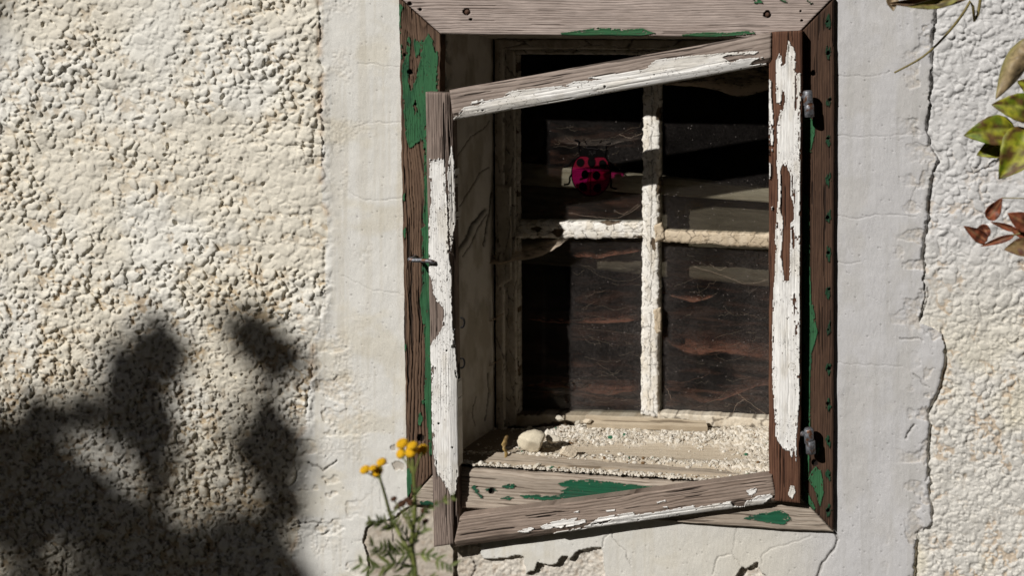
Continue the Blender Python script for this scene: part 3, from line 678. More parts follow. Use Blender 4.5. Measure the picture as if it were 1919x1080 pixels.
# ------------------------------------------------------------------ inner window
inner = thing('inner_window', 'inner four-pane window with crackled cream paint and dusty glass', 'window')
YG = .19
CREAM = (S(240, 236, 228), S(222, 212, 194), S(48, 40, 34))
def crackle_fn(seed, base=CREAM, cell=9, bare=.0, dirt=.25, bev=None, ell=1.6, axis='v', split=None):
    def fn(x, y, a, b):
        wx = x + 5 * (fbm(x / 6, y / 6, 600 + seed, 3) - .5); wy = y + 5 * (fbm(x / 6 + 5, y / 6, 605 + seed, 3) - .5)
        ex, ey = (cell, cell * ell) if axis == 'v' else (cell * ell, cell)
        f1, f2, idv = worley(wx / ex, wy / ey, 610 + seed)
        ck = sstep(.09, .01, f2 - f1) * sstep(.25, .5, fbm(x / 10, y / 10, 612 + seed, 2))
        tone = fbm(x / 12, y / 30, 615 + seed, 4)
        c = mixc(base[0], base[1], np.clip(.6 * sstep(.35, .7, tone) + .5 * (idv - .5), 0, 1))
        h = .0008 * (idv - .3) + .0010 * (fbm(x / 4, y / 4, 620 + seed, 3) - .5)
        lost = (idv > 1 - bare) if bare else np.zeros(x.shape, bool)
        c = np.where(lost[..., None], mixc(S(120, 104, 84), S(70, 56, 44), fbm(x / 5, y / 14, 625 + seed, 3)), c); h = np.where(lost, h - .002, h)
        c = mixc(c, base[2], ck * .75); h = h - .0010 * ck
        c = mixc(c, S(110, 96, 76), dirt * sstep(.55, .75, fbm(x / 7, y / 10, 630 + seed, 3)))
        if split:
            q = np.abs((a if axis == 'v' else b) - split + .05 * (fbm(x / 20, y / 20, 640 + seed, 2) - .5))
            k = sstep(.045, .01, q) * sstep(.3, .5, fbm(x / 14, y / 14, 643 + seed, 2)); h = h - .0014 * k; c = mixc(c, base[2], k * .6)
        if bev: h = h - bev * (np.abs((a if axis == 'v' else b) - .5) * 2) ** 3
        return h, c
    return fn
def ib(name, quad, Y, th, seed, parent=inner, step=1.5, wob=1.2, wobf=9, **kw):
    return board(name, quad, Y, th, MPAINT, parent, crackle_fn(seed, **kw), step, wob, wobf, seed)
INN = (S(200, 192, 180), S(170, 160, 144), S(36, 30, 26))
jl = ib('window_post', [(927, 72), (943, 74), (945, 806), (930, 808)], .163, .04, 1, base=INN, cell=16, ell=6, wob=.8, wobf=30)
ib('window_post', [(1480, 72), (1500, 74), (1500, 800), (1480, 800)], .163, .04, 2, base=INN, cell=16, ell=6)
hd = ib('window_head', [(925, 73), (1500, 76), (1500, 93), (943, 92)], .163, .04, 3, base=INN, cell=18, axis='h', ell=5, wob=.8, wobf=30)
sl_ = ib('sash_stile', [(943, 92), (964, 94), (969, 800), (945, 804)], .172, .03, 4, base=INN, cell=14, ell=4, wob=.8, wobf=30)
ib('sash_stile', [(1462, 92), (1481, 92), (1481, 800), (1462, 800)], .172, .03, 5, base=INN, cell=14, ell=4)
sr_t = ib('sash_rail', [(964, 92), (1462, 92), (1462, 104), (967, 101)], .172, .03, 6, base=INN, cell=12, axis='h', ell=3)
sr_b = ib('sash_rail', [(966, 776), (1465, 788), (1465, 812), (966, 800)], .172, .03, 7, base=(S(188, 178, 160), S(160, 146, 124), S(60, 46, 34)), cell=30, axis='h', ell=5, wob=1.0, bare=.2)
mv = ib('muntin', [(1206, 100), (1237, 102), (1233, 782), (1201, 778)], .1745, .022, 8, cell=9, ell=2.6, bev=.0016, wob=3.0, wobf=9, bare=.03, step=1.2, split=.55)
mv['label'] = 'upright glazing bar with white paint crackled into small flakes'
mh1 = ib('muntin', [(968, 415), (1206, 417), (1206, 447), (968, 446)], .176, .02, 9, cell=9, axis='h', ell=3, bev=.0014, split=.6, wob=3.0, wobf=9, bare=.14, step=1.2)
PUT = (S(206, 190, 166), S(178, 160, 134), S(60, 48, 38))
mh2 = ib('muntin', [(1233, 432), (1466, 440), (1466, 466), (1233, 453)], .176, .02, 10, cell=13, axis='h', ell=2.0, bev=.0015, wob=2.2, wobf=9, step=1.2, base=PUT)
mh2['label'] = 'right half of the crossbar, covered in beige putty'
ib('putty', [(961, 100), (972, 102), (974, 776), (964, 778)], .178, .012, 11, sl_, wob=2.2, wobf=7, cell=8, bare=.1, base=INN)
ib('putty', [(1233, 774), (1465, 786), (1465, 806), (1233, 796)], .170, .02, 12, sr_b, wob=1.6, wobf=12, cell=60, axis='h', ell=1, base=(S(216, 206, 188), S(194, 180, 158), S(70, 56, 42)), step=1.2)
ib('putty', [(1226, 423), (1240, 417), (1246, 446), (1229, 455)], .1725, .008, 13, mv, wob=1.5, wobf=10, cell=14, base=PUT, step=1.2)
ib('putty', [(1224, 580), (1239, 576), (1239, 622), (1228, 626)], .1730, .006, 14, mv, wob=2, wobf=8, cell=14, base=PUT, step=1.2)
ib('loose_strip', [(929, 346), (957, 350), (958, 525), (933, 540)], .158, .006, 15, inner, wob=1.4, wobf=14, cell=22, ell=6, base=INN)

# dusty glass
def glass_mat():
    m, t, b = new_mat('dusty_glass'); t.nodes.remove(b)
    out = t.nodes['Material Output']
    tr = N(t, 'ShaderNodeBsdfTransparent'); tr.inputs[0].default_value = (.93, .94, .93, 1)
    gl = N(t, 'ShaderNodeBsdfGlossy'); gl.inputs['Roughness'].default_value = .06
    fr = N(t, 'ShaderNodeFresnel'); fr.inputs[0].default_value = 1.45
    fm = N(t, 'ShaderNodeMath', operation='MULTIPLY'); fm.inputs[1].default_value = .55
    t.links.new(fr.outputs[0], fm.inputs[0])
    m1 = N(t, 'ShaderNodeMixShader'); t.links.new(fm.outputs[0], m1.inputs[0]); t.links.new(tr.outputs[0], m1.inputs[1]); t.links.new(gl.outputs[0], m1.inputs[2])
    df = N(t, 'ShaderNodeBsdfDiffuse'); df.inputs[0].default_value = (.52, .45, .42, 1)
    tc = N(t, 'ShaderNodeTexCoord')
    n1 = N(t, 'ShaderNodeTexNoise'); n1.inputs['Scale'].default_value = 9; n1.inputs['Detail'].default_value = 6
    n2 = N(t, 'ShaderNodeTexNoise'); n2.inputs['Scale'].default_value = 260; n2.inputs['Detail'].default_value = 3
    vo = N(t, 'ShaderNodeTexVoronoi'); vo.inputs['Scale'].default_value = 120
    for n in (n1, n2, vo): t.links.new(tc.outputs['Object'], n.inputs['Vector'])
    r1 = N(t, 'ShaderNodeMapRange'); r1.inputs[1].default_value = .3; r1.inputs[2].default_value = .75; r1.inputs[3].default_value = .012; r1.inputs[4].default_value = .07
    r2 = N(t, 'ShaderNodeMapRange'); r2.inputs[1].default_value = .35; r2.inputs[2].default_value = .7; r2.inputs[3].default_value = .5; r2.inputs[4].default_value = 1.6
    t.links.new(n1.outputs[0], r1.inputs[0]); t.links.new(n2.outputs[0], r2.inputs[0])
    sx = N(t, 'ShaderNodeSeparateXYZ'); t.links.new(tc.outputs['Object'], sx.inputs[0])
    rz = N(t, 'ShaderNodeMapRange'); rz.inputs[1].default_value = .50; rz.inputs[2].default_value = .15; rz.inputs[3].default_value = .28; rz.inputs[4].default_value = 1.0
    t.links.new(sx.outputs['Z'], rz.inputs[0])                      # dust lies thicker towards the sill
    m0 = N(t, 'ShaderNodeMath', operation='MULTIPLY'); t.links.new(r1.outputs[0], m0.inputs[0]); t.links.new(rz.outputs[0], m0.inputs[1])
    mu = N(t, 'ShaderNodeMath', operation='MULTIPLY'); t.links.new(m0.outputs[0], mu.inputs[0]); t.links.new(r2.outputs[0], mu.inputs[1])
    sp = N(t, 'ShaderNodeMapRange'); sp.inputs[1].default_value = .11; sp.inputs[2].default_value = .05; sp.inputs[3].default_value = 0; sp.inputs[4].default_value = .5
    t.links.new(vo.outputs['Distance'], sp.inputs[0])
    wn_ = N(t, 'ShaderNodeTexWhiteNoise'); t.links.new(vo.outputs['Position'], wn_.inputs['Vector'])
    gt = N(t, 'ShaderNodeMath', operation='GREATER_THAN'); gt.inputs[1].default_value = .66; t.links.new(wn_.outputs['Value'], gt.inputs[0])
    ms = N(t, 'ShaderNodeMath', operation='MULTIPLY'); t.links.new(sp.outputs[0], ms.inputs[0]); t.links.new(gt.outputs[0], ms.inputs[1])
    ad = N(t, 'ShaderNodeMath', operation='ADD', use_clamp=True); t.links.new(mu.outputs[0], ad.inputs[0]); t.links.new(ms.outputs[0], ad.inputs[1])
    m2 = N(t, 'ShaderNodeMixShader'); t.links.new(ad.outputs[0], m2.inputs[0]); t.links.new(m1.outputs[0], m2.inputs[1]); t.links.new(df.outputs[0], m2.inputs[2])
    t.links.new(m2.outputs[0], out.inputs[0])
    return m
MGLASS = glass_mat()
for q in ([(962, 96), (1215, 98), (1215, 425), (962, 424)], [(1215, 98), (1472, 98), (1472, 448), (1215, 440)], [(962, 436), (1215, 438), (1215, 782), (962, 780)], [(1215, 446), (1472, 452), (1472, 792), (1215, 786)]):
    f_ = [W(x, y, YG) for x, y in q]; bk = [p + np.array([0, .003, 0]) for p in f_]
    mesh_np('pane', np.array(f_ + bk), np.array([(0, 1, 2, 3), (7, 6, 5, 4), (0, 4, 5, 1), (1, 5, 6, 2), (2, 6, 7, 3), (3, 7, 4, 0)]), MGLASS, None, None, inner, False)

# ------------------------------------------------------------------ dark room behind
rx0, rx1, rz0, rz1, ry0, ry1 = -1.2, 2.2, -.6, 1.5, .20, 2.6
rv = np.array([(x, y, z) for y in (ry0, ry1) for z in (rz0, rz1) for x in (rx0, rx1)])
room = mesh_np('cellar_room', rv, np.array([(4, 5, 7, 6), (0, 1, 5, 4), (2, 6, 7, 3), (0, 4, 6, 2), (1, 3, 7, 5)]), MROOM, None, None, None, False)
kind(room, 'structure')
# masonry between the opening and the room: closes the gaps round the inner window
b = Bag()
OPI = [W(925, 70, .17), W(1528, 70, .17), W(1528, 812, .17), W(925, 812, .17)]
def ringbox(b, inn, x0, x1, z0, z1, y, y2):
    out = [np.array(p) for p in ((x0, y, z1), (x1, y, z1), (x1, y, z0), (x0, y, z0))]; v = []
    for p in inn + out: v.append(np.array([p[0], y, p[2]]))
    for p in inn + out: v.append(np.array([p[0], y2, p[2]]))
    f = []
    for k in range(4):
        j = (k + 1) % 4
        f += [(k, 4 + k, 4 + j, j), (8 + k, 8 + j, 12 + j, 12 + k), (k, j, 8 + j, 8 + k)]
    b.add(np.array(v), f)
ringbox(b, OPI, -1.3, 2.3, -.7, 1.6, .172, .205)
b.build('wall_core', MROOM, wall, False)

# ------------------------------------------------------------------ sill
sill = thing('window_sill', 'bleached wooden sill inside the opening, buried in plaster crumbs', 'sill')
SILL = [(922, 803, .168), (1500, 812, .168), (1516, 910, .010), (836, 868, .010)]
SC3 = [np.array(W(*p)) for p in SILL]
def sillpt(a, b): return (SC3[0] * (1 - a) + SC3[1] * a) * (1 - b) + (SC3[3] * (1 - a) + SC3[2] * a) * b
heap_n = lambda a, b: (np.exp(-((b - .12) / .22) ** 2) * (.4 + .6 * fbm(a * 9, b * 4, 700, 3)) * sstep(.05, .3, a) * .012
                      + sstep(.72, .98, a) * (.005 + .008 * fbm(a * 20, b * 8, 705, 3)) + .004 * sstep(.5, .0, np.abs(b - .72) * 4) * sstep(.05, .2, a))
def sill_fn(a, b, x, y):
    g, fib = grain(x, y * 2.4, 31, 9, 12, 200)
    wood = mixc(S(172, 156, 134), S(200, 188, 168), np.clip(.6 * g + .8 * (fib - .4), 0, 1))
    h = heap_n(a, b) + (fib - .5) * .0008
    dust = sstep(.0015, .005, heap_n(a, b) + .004 * (fbm(x / 16, y / 8, 710, 3) - .5))
    grit = fbm(x / 3.2, y / 2.2, 714, 3)
    c = mixc(wood, mixc(S(220, 212, 198), S(184, 172, 152), sstep(.4, .7, grit)), dust)
    dust = dust * (1 - .75 * np.exp(-((a - .55) / .22) ** 2 - ((b - .48) / .2) ** 2)); h = h + dust * ((grit - .5) * .005 + (fbm(x / 9, y / 6, 717, 3) - .5) * .007)
    dark = sstep(.22, .05, a)  # left end darkened: its shadow painted into the sill colour
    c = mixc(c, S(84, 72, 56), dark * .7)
    return h, c
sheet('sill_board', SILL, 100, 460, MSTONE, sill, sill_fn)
# two planks lying in front, and the ledge they rest on
def plank(name, top, th, mat, parent, cols, seed, sp=7):
    """top: 4 points (px,py,Y) back-left, back-right, front-right, front-left"""
    c = [np.array(W(*p)) for p in top]; nr, nc = 14, 160
    a, b = np.meshgrid(np.linspace(0, 1, nc), np.linspace(0, 1, nr))
    P = (c[0] * (1 - a)[..., None] + c[1] * a[..., None]) * (1 - b)[..., None] + (c[3] * (1 - a)[..., None] + c[2] * a[..., None]) * b[..., None]
    s = P[..., 0] / .0009; t = P[..., 1] / .0009
    line, fib = grain(s, t, seed, sp, 6, 200)
    P[..., 2] += .0008 * (line - .5) + .0015 * (fbm(s / 40, t / 10, 720 + seed, 3) - .5)
    P[..., 1] += .002 * (fbm(s / 30, t / 30, 724 + seed, 3) - .5)
    col = mixc(cols[1], cols[0], np.clip(line * .7 + .6 * (fib - .35), 0, 1)); col = mixc(col, cols[2], sstep(.68, .74, fbm(s / 90, t / 3, 728 + seed, 2)) * .7)
    n = nr * nc; idx = np.arange(n).reshape(nr, nc)
    ring = np.concatenate([idx[0, :], idx[1:, -1], idx[-1, -2::-1], idx[-2:0:-1, 0]]); m = len(ring)
    Pf = P.reshape(-1, 3); cf = col.reshape(-1, 3); low_ = Pf[ring] - np.array([0, 0, th])
    k = np.arange(m); k2 = (k + 1) % m
    sk = np.stack([n + k, n + k2, n + m + k2, n + m + k], -1)[:, ::-1]
    return mesh_np(name, np.concatenate([Pf, Pf[ring], low_]), [gridfaces(nr, nc), sk], mat, np.concatenate([cf, cf[ring], cf[ring]]), None, parent, True, (nr - 1) * (nc - 1))
plank('ledge_strip', [(930, 849, .047), (1392, 882, .047), (1384, 890, .022), (911, 863, .022)], .009, MWOOD_H, sill, (S(178, 166, 150), S(148, 134, 116), S(96, 82, 66)), 33)
lath = plank('wood_lath', [(1098, 778, .160), (1322, 789, .160), (1326, 801, .150), (1100, 795, .150)], .008, MWOOD_H, None, (S(182, 168, 146), S(150, 134, 112), S(84, 70, 54)), 34)
tag(lath, 'narrow broken wooden lath lying on the sill against the inner window', 'lath')

def crumb_bag(pts, sizes, cols, detail):
    v0, f0 = detail; b = Bag()
    for p, s, c in zip(pts, sizes, cols):
        k = 1 + .45 * (rng.random((len(v0), 1)) - .5)
        sc = s * np.array([.8 + .5 * rng.random(), .7 + .5 * rng.random(), .45 + .4 * rng.random()])
        an = rng.random() * 6.28; R = np.array([[math.cos(an), -math.sin(an), 0], [math.sin(an), math.cos(an), 0], [0, 0, 1]])
        b.add((v0 * k * sc) @ R.T + p, (), f0, c)
    return b
cr_p, cr_s, cr_c = [], [], []
n_try = 0
while len(cr_p) < 8200 and n_try < 90000:
    n_try += 1
    a, bb = rng.random(), rng.random()
    A, B = np.array([[a]]), np.array([[bb]])
    hgt = float(heap_n(A, B)[0, 0])
    dens = min(1, hgt / .006) + .06
    line = math.exp(-((bb - .97) / .02) ** 2) * .95 + math.exp(-((bb - .72) / .05) ** 2) * .7 + (.9 if .12 < a < .5 and .06 < bb < .55 * (1 - a) + .1 else 0)
    cl_ = float(sstep(.34, .62, fbm(A * 26, B * 9, 745, 3))[0, 0]); bare_ = math.exp(-((a - .55) / .22) ** 2 - ((bb - .48) / .2) ** 2)
    if rng.random() > max(dens * .8 * cl_, line * (.35 + .65 * cl_)) * (1 - .9 * bare_): continue
    p = sillpt(a, bb) + np.array([0, 0, hgt + .0006])
    s = .0006 + .0034 * rng.random() ** 5 + (.0045 * rng.random() if rng.random() < (.10 if a < .5 and bb < .5 else .02) else 0)
    cr_p.append(p); cr_s.append(s)
    t = rng.random() ** 1.5; c = S(226, 220, 208) * (1 - t) + S(170, 158, 140) * t
    if rng.random() < .03: c = S(120, 96, 70)
    if rng.random() < .008: c = S(60, 110, 84)
    cr_c.append(c)
for k in range(900):                                            # crumbs along the joint with the bottom board
    a = .02 + .95 * rng.random()
    p = np.array(W(868 + 640 * a, 875.5 + 41.6 * a - 3, .004 + .014 * rng.random())) + np.array([0, 0, .001 + .003 * rng.random()])
    cr_p.append(p); cr_s.append(.0012 + .003 * rng.random() ** 3); cr_c.append(S(222, 214, 200) * (.85 + .15 * rng.random()))
rub = crumb_bag(cr_p, cr_s, cr_c, ICO0).build('plaster_crumbs', MSTONE, None, False)
kind(rub, 'stuff'); rub['label'] = 'pale plaster crumbs strewn over the sill boards'
def rock(name, px, py, Y, size, col, seed, label=None, cat=None, group=None, squash=.7, rot=0):
    chip = name == 'plaster_chip'
    v, f = ICO3; v = v.copy()
    r_ = np.random.default_rng(seed)
    for _ in range(18 if chip else 11):                          # worn facets
        n = r_.normal(size=3); n /= np.linalg.norm(n); d = (.38 if chip else .52) + .36 * r_.random()
        k = v @ n - d; v = v - np.where(k > 0, k * .96, 0)[:, None] * n
    v = v * (1 + .16 * (fbm(v[:, 0] * 2.5 + seed, v[:, 1] * 2.5 + v[:, 2] * 2, 742, 4) - .5) + .13 * (fbm(v[:, 0] * 9 + seed, v[:, 1] * 9 + v[:, 2] * 7, 746, 3) - .5))[:, None]
    v = v * np.array(size) * 1.2
    ca, sa = math.cos(rot), math.sin(rot)
    v = v @ np.array([[ca, 0, sa], [0, 1, 0], [-sa, 0, ca]])
    c = np.asarray(col) * (.88 + .2 * fbm(v[:, 0] * 120 + seed, v[:, 2] * 120, 740, 3))[:, None]
    o = mesh_np(name, v + np.array(W(px, py, Y)), f, MSTONE, c, None, None, not chip)
    if label: tag(o, label, cat, group)
    return o
stone = rock('stone', 998, 832, .062, (.0245, .018, .0195), S(214, 203, 180), 5, 'smooth cream stone, the largest lump among the sill crumbs', 'stone', rot=.15)
ch = [(1034, 824, .080, .016, 'grey plaster chip leaning behind the large cream stone'), (1062, 849, .052, .019, 'flat plaster chip right of the large cream stone on the sill'),
      (1048, 785, .150, .008, 'white plaster chip at the shadow edge below the left lower pane'), (1102, 790, .148, .010, 'tan plaster chip at the left end of the wooden lath'),
      (1082, 792, .142, .007, 'small white plaster chip left of the tan chip by the lath'), (1008, 874, .012, .0080, 'white plaster chip on the sill front below the large stone')]
for k, (x, y, Y, s, lb) in enumerate(ch):
    rock('plaster_chip', x, y, Y, (s * 1.1, s * .8, s * .6), S(214, 200, 178) if k in (1, 3) else S(200, 192, 176), 20 + k, lb, 'plaster chip', 'plaster chips on the sill', rot=.2 * (k - 2))

# ------------------------------------------------------------------ leaves
def leaf_mesh(base, tip, width, bend=(0, 0, 0), fold=.3, roll=0.0, n=18, m=9, wav=.1, seed=0, col=None, side=None, prof=1.0, serr=.0, sgn=1):
    """leaf blade between two world points; fold = V across, roll = curl of the sides in radians"""
    base = np.array(base, float); tip = np.array(tip, float); L = np.linalg.norm(tip - base); ax = (tip - base) / L
    view = C_O - base; view /= np.linalg.norm(view)
    sd = np.cross(ax, view) if side is None else np.array(side, float); sd /= np.linalg.norm(sd); nm = np.cross(sd, ax)
    u = np.linspace(0, 1, n); w = np.linspace(-1, 1, m)
    U, Wd = np.meshgrid(u, w, indexing='ij')
    half = width / 2 * (np.sin(np.pi * U ** (.75 * prof)) ** .85 * (1 - .25 * U)) + .0004
    half = half * (1 + serr * np.sin(U * 70 + seed))
    cen = base + ax * (L * u)[:, None] + np.array(bend) * (np.sin(np.pi * u) * L)[:, None]
    if roll > .01:
        an = Wd * roll; rad = half / roll
        off = rad * np.sin(an); dep = rad * (1 - np.cos(an))
    else:
        off = half * Wd; dep = np.abs(Wd) * half * fold
    dep = dep * sgn + wav * half * (fbm(U * 4 + seed, Wd * 2 + seed, 760, 3) - .5) * 2
    P = cen[:, None, :] + sd * off[..., None] + nm * dep[..., None]
    c = col(U, Wd) if col else np.full(P.shape, .2)
    return P.reshape(-1, 3), gridfaces(n, m), c.reshape(-1, 3)
def green_leaf_col(seed):
    def f(U, Wd):
        k = fbm(U * 5 + seed, Wd * 2.2 + seed * 3, 770, 4)
        c = mixc(S(90, 106, 20), S(138, 136, 32), sstep(.3, .6, k))
        c = mixc(c, S(80, 48, 32), sstep(.47, .60, fbm(U * 6 + seed * 7, Wd * 2.6 + seed, 775, 5)) * .9)
        c = mixc(c, S(60, 34, 26), sstep(.88, 1, U) * .9); c = mixc(c, S(148, 150, 62), np.exp(-(Wd / .07) ** 2) * .6)
        return mixc(c, S(120, 126, 40), .25 * sstep(.8, 1, np.cos((np.abs(Wd) * 1.2 - U * 7) * 6.28)))
    return f
def dead_leaf_col(seed, a=(126, 74, 50), b=(82, 48, 34)):
    def f(U, Wd):
        k = fbm(U * 6 + seed, Wd * 3 + seed, 780, 4)
        c = mixc(S(*b), S(*a), sstep(.35, .65, k)); return mixc(c, S(150, 118, 80), np.exp(-(Wd / .08) ** 2) * .4)
    return f
MDLEAF = MLEAF
def leafobj(name, parent, *a, thick=.0003, **k):
    v, f, c = leaf_mesh(*a, **k)
    o = mesh_np(name, v, f, MLEAF, c, None, parent)
    md = o.modifiers.new('thick', 'SOLIDIFY'); md.thickness = thick; md.offset = 0
    return o
GRN = MSTEM = mat_plain('stem_green', S(110, 116, 60), .6, 0, 200, .3, .0002)
MTWIG = mat_plain('twig', S(120, 108, 66), .7, 0, 200, .3, .0002)
YL = -.24
spr = thing('creeper_sprig', 'creeper sprig with olive green leaves blotched brown at the right edge', 'plant')
b = Bag(); bagtube(b, smooth_path([W(1965, 205, YL), W(1925, 238, YL + .005), W(1903, 245, YL), W(1895, 250, YL)], 5), [.0016] * 16, 7); bagtube(b, smooth_path([W(1965, 205, YL), W(1990, 120, YL), W(2040, -40, YL), W(2080, -300, YL), np.array([W(2090, -300, YL)[0], -.45, 1.87])], 5), .002, 7)
b.build('stem', MTWIG, spr)
leafobj('leaf', spr, V(1904, 244, YL), V(1806, 254, YL - .015), pxs(56, YL), fold=.25, seed=1.3, wav=.2, bend=(0, -.08, .05), col=green_leaf_col(1.3), serr=.02)
leafobj('leaf', spr, V(1950, 210, YL), V(1858, 196, YL - .012), pxs(54, YL), fold=.3, seed=2.3, wav=.2, bend=(0, -.06, .04), col=green_leaf_col(2.9), serr=.02)
leafobj('leaf', spr, V(1925, 240, YL), V(1872, 336, YL - .02), pxs(72, YL), fold=.35, seed=3.3, wav=.25, bend=(.06, -.1, 0), col=green_leaf_col(4.1), serr=.02)
leafobj('leaf', spr, V(1900, 262, YL + .012), V(1830, 291, YL + .006), pxs(44, YL), fold=.4, seed=4.3, wav=.3, col=green_leaf_col(6.6), serr=.02)
leafobj('leaf', spr, V(1950, 168, YL), V(1906, 152, YL - .005), pxs(34, YL), fold=.3, seed=5.3, wav=.15, col=green_leaf_col(8.2), serr=.02)
spr2 = thing('withered_sprig', 'withered creeper sprig with curled reddish brown leaves at the right edge', 'plant')
b = Bag(); bagtube(b, smooth_path([W(1965, 425, YL), W(1910, 438, YL), W(1880, 446, YL), W(1850, 458, YL), W(1828, 452, YL)], 5), .0013, 7); bagtube(b, [W(1878, 371, YL), W(1960, 373, YL)], .0007, 6)
bagtube(b, smooth_path([W(1965, 425, YL), W(2020, 380, YL), W(2080, -300, YL), np.array([W(2090, -300, YL)[0], -.45, 1.87])], 5), .002, 7)
b.build('stem', MTWIG, spr2)
for (bx, by, tx, ty, w_, rl, sd, dY) in ((1852, 412, 1878, 371, 30, .9, 1, 0), (1850, 452, 1806, 424, 30, 1.2, 2, -.01), (1856, 430, 1822, 440, 28, .8, 3, .004), (1900, 442, 1838, 462, 16, 1.3, 4, -.006), (1905, 432, 1856, 416, 16, 1.4, 9, .006),
                                        (1935, 425, 1888, 400, 40, .7, 5, 0), (1938, 460, 1882, 468, 40, .9, 6, -.01), (1936, 440, 1894, 432, 30, 1.0, 7, .008)):
    leafobj('leaf', spr2, V(bx, by, YL + dY), V(tx, ty, YL + dY - .008), pxs(w_, YL), roll=rl, seed=sd, wav=.3, col=dead_leaf_col(sd, (132, 72, 48) if sd != 6 else (120, 100, 66)), n=16)
cl = thing('curled_leaf', 'dry grey-brown leaf rolled into a tube above the green sprig', 'leaf')
leafobj('blade', cl, V(1930, 70, YL), V(1866, 186, YL - .01), pxs(96, YL), roll=2.2, sgn=-1, seed=3, wav=.32, col=lambda U, Wd: mixc(mixc(S(158, 140, 108), S(120, 102, 74), fbm(U * 5, Wd * 4, 785, 3)), S(116, 120, 50), sstep(.0, .8, Wd) * .7), n=22, m=17)
b = Bag(); bagtube(b, smooth_path([W(1924, 78, YL), W(1950, 40, YL), W(1990, -20, YL), W(2080, -300, YL), np.array([W(2090, -300, YL)[0], -.45, 1.87])], 5), .001, 6); b.build('stem', MTWIG, cl)
dl_ = thing('hanging_dead_leaf', 'dark shrivelled leaf hanging in from the top edge right of the frame', 'leaf')
leafobj('blade', dl_, V(1830, -16, YL), V(1664, 6, YL - .01), pxs(40, YL), roll=1.5, bend=(0, 0, -.04), seed=8, wav=.3, col=dead_leaf_col(8, (112, 88, 62), (62, 48, 36)), n=22, m=13)
leafobj('blade', dl_, V(1800, -8, YL - .01), V(1700, 12, YL - .02), pxs(26, YL), roll=1.2, bend=(0, 0, -.05), seed=11, wav=.3, col=dead_leaf_col(11, (120, 116, 60), (72, 62, 36)), n=18)
leafobj('blade', dl_, V(1672, -6, YL), V(1674, 20, YL - .01), pxs(26, YL), roll=.9, seed=12, wav=.4, col=dead_leaf_col(12, (150, 136, 112), (100, 84, 62)), n=12)
b = Bag(); bagtube(b, smooth_path([W(1826, -14, YL), W(1850, -60, YL), W(1900, -220, YL), np.array([W(1960, -300, YL)[0], -.45, 1.87])], 5), .0012, 6); b.build('stem', MTWIG, dl_)
tw = Bag(); bagtube(tw, smooth_path([np.array([W(2000, -300, YL)[0], -.42, 1.87]), W(1850, -80, YL + .04), W(1818, 2, YL + .04), W(1779, 58, YL + .05), W(1731, 105, YL + .06), W(1676, 136, YL + .06)], 4), np.linspace(.0026, .0013, 21), 7)
tag(tw.build('twig', MTWIG, None), 'thin bare kinked twig crossing the plaster joint at the upper right', 'twig')

# dry rolled leaf standing on the sill
_p = smooth_path([W(949, 871, .036), W(948, 862, .036), W(949, 850, .037), W(945, 838, .039), W(947, 826, .040), W(946, 818, .040)], 5)
v, q, t = tube(_p, np.interp(np.linspace(0, 1, len(_p)), [0, .12, .3, .5, .75, .92, 1], [.0060, .0038, .0022, .0034, .0032, .0038, .0020]), 16)
_k = fbm(v[:, 0] * 260, v[:, 2] * 160, 790, 3)
v = v + np.array([.004, .004, .001]) * (_k - .5)[:, None] * 1.6
dr_ = mesh_np('dry_leaf', v, [q, t], MLEAF, mixc(S(166, 140, 88), S(110, 88, 52), sstep(.35, .65, _k)), None, None)
tag(dr_, 'dry ochre leaf rolled up and standing on the sill edge by the stone', 'leaf')

# ------------------------------------------------------------------ tansy in front
YT = -.58
tan_ = thing('tansy_plant', 'tansy with yellow button flowers growing before the lower left frame corner', 'plant')
base_pt = W(790, 1500, YT + .02); base_pt[2] = -.76
b = Bag()
def stem(pts, r0, r1):
    p = smooth_path(pts, 6); bagtube(b, p, np.linspace(r0, r1, len(p)), 7)
stem([base_pt, W(786, 1250, YT), W(778, 1080, YT), W(772, 1020, YT), W(778, 960, YT), W(776, 900, YT), W(773, 858, YT)], .004, .0014)
stem([W(776, 1060, YT), W(758, 1018, YT + .01), W(735, 975, YT + .02), W(722, 930, YT + .01), W(713, 900, YT), W(708, 888, YT)], .0024, .0011)
for (x, y) in ((754, 838), (790, 850), (752, 856), (772, 842)): stem([W(776, 892, YT), W((776 + x) / 2, (884 + y) / 2, YT), W(x, y, YT)], .0011, .0008)
for (x, y) in ((685, 885), (714, 872), (700, 882)): stem([W(712, 898, YT), W((712 + x) / 2, 892, YT), W(x, y, YT)], .001, .0007)
for (x, y) in ((738, 938), (754, 948), (771, 946), (795, 960), (797, 980)): stem([W(778, 1010, YT), W((778 + x) / 2, (1000 + y) / 2, YT), W(x, y, YT)], .0011, .0007)
b.build('stem', MSTEM, tan_)
MYEL = mat_plain('tansy_yellow', S(232, 178, 20), .8, 0, 900, .35, .0020)
MSEED = mat_plain('seed_brown', S(74, 48, 32), .9, 0, 900, .4, .0012)
def head(px, py, r, mat, name, Y, tilt):
    v, f = ICO2; v = v.copy(); v[:, 2] = np.where(v[:, 2] > 0, v[:, 2] * .62, v[:, 2] * .5)
    top = v[:, 2] > .3; rr = np.hypot(v[:, 0], v[:, 1]); v[:, 2] -= np.where(top, .22 * np.exp(-(rr / .3) ** 2), 0)
    ax = tilt; ca, sa = math.cos(ax), math.sin(ax)
    v = v @ np.array([[1, 0, 0], [0, ca, -sa], [0, sa, ca]]).T
    mesh_np(name, v * pxs(r, Y) + W(px, py, Y), f, mat, None, None, tan_)
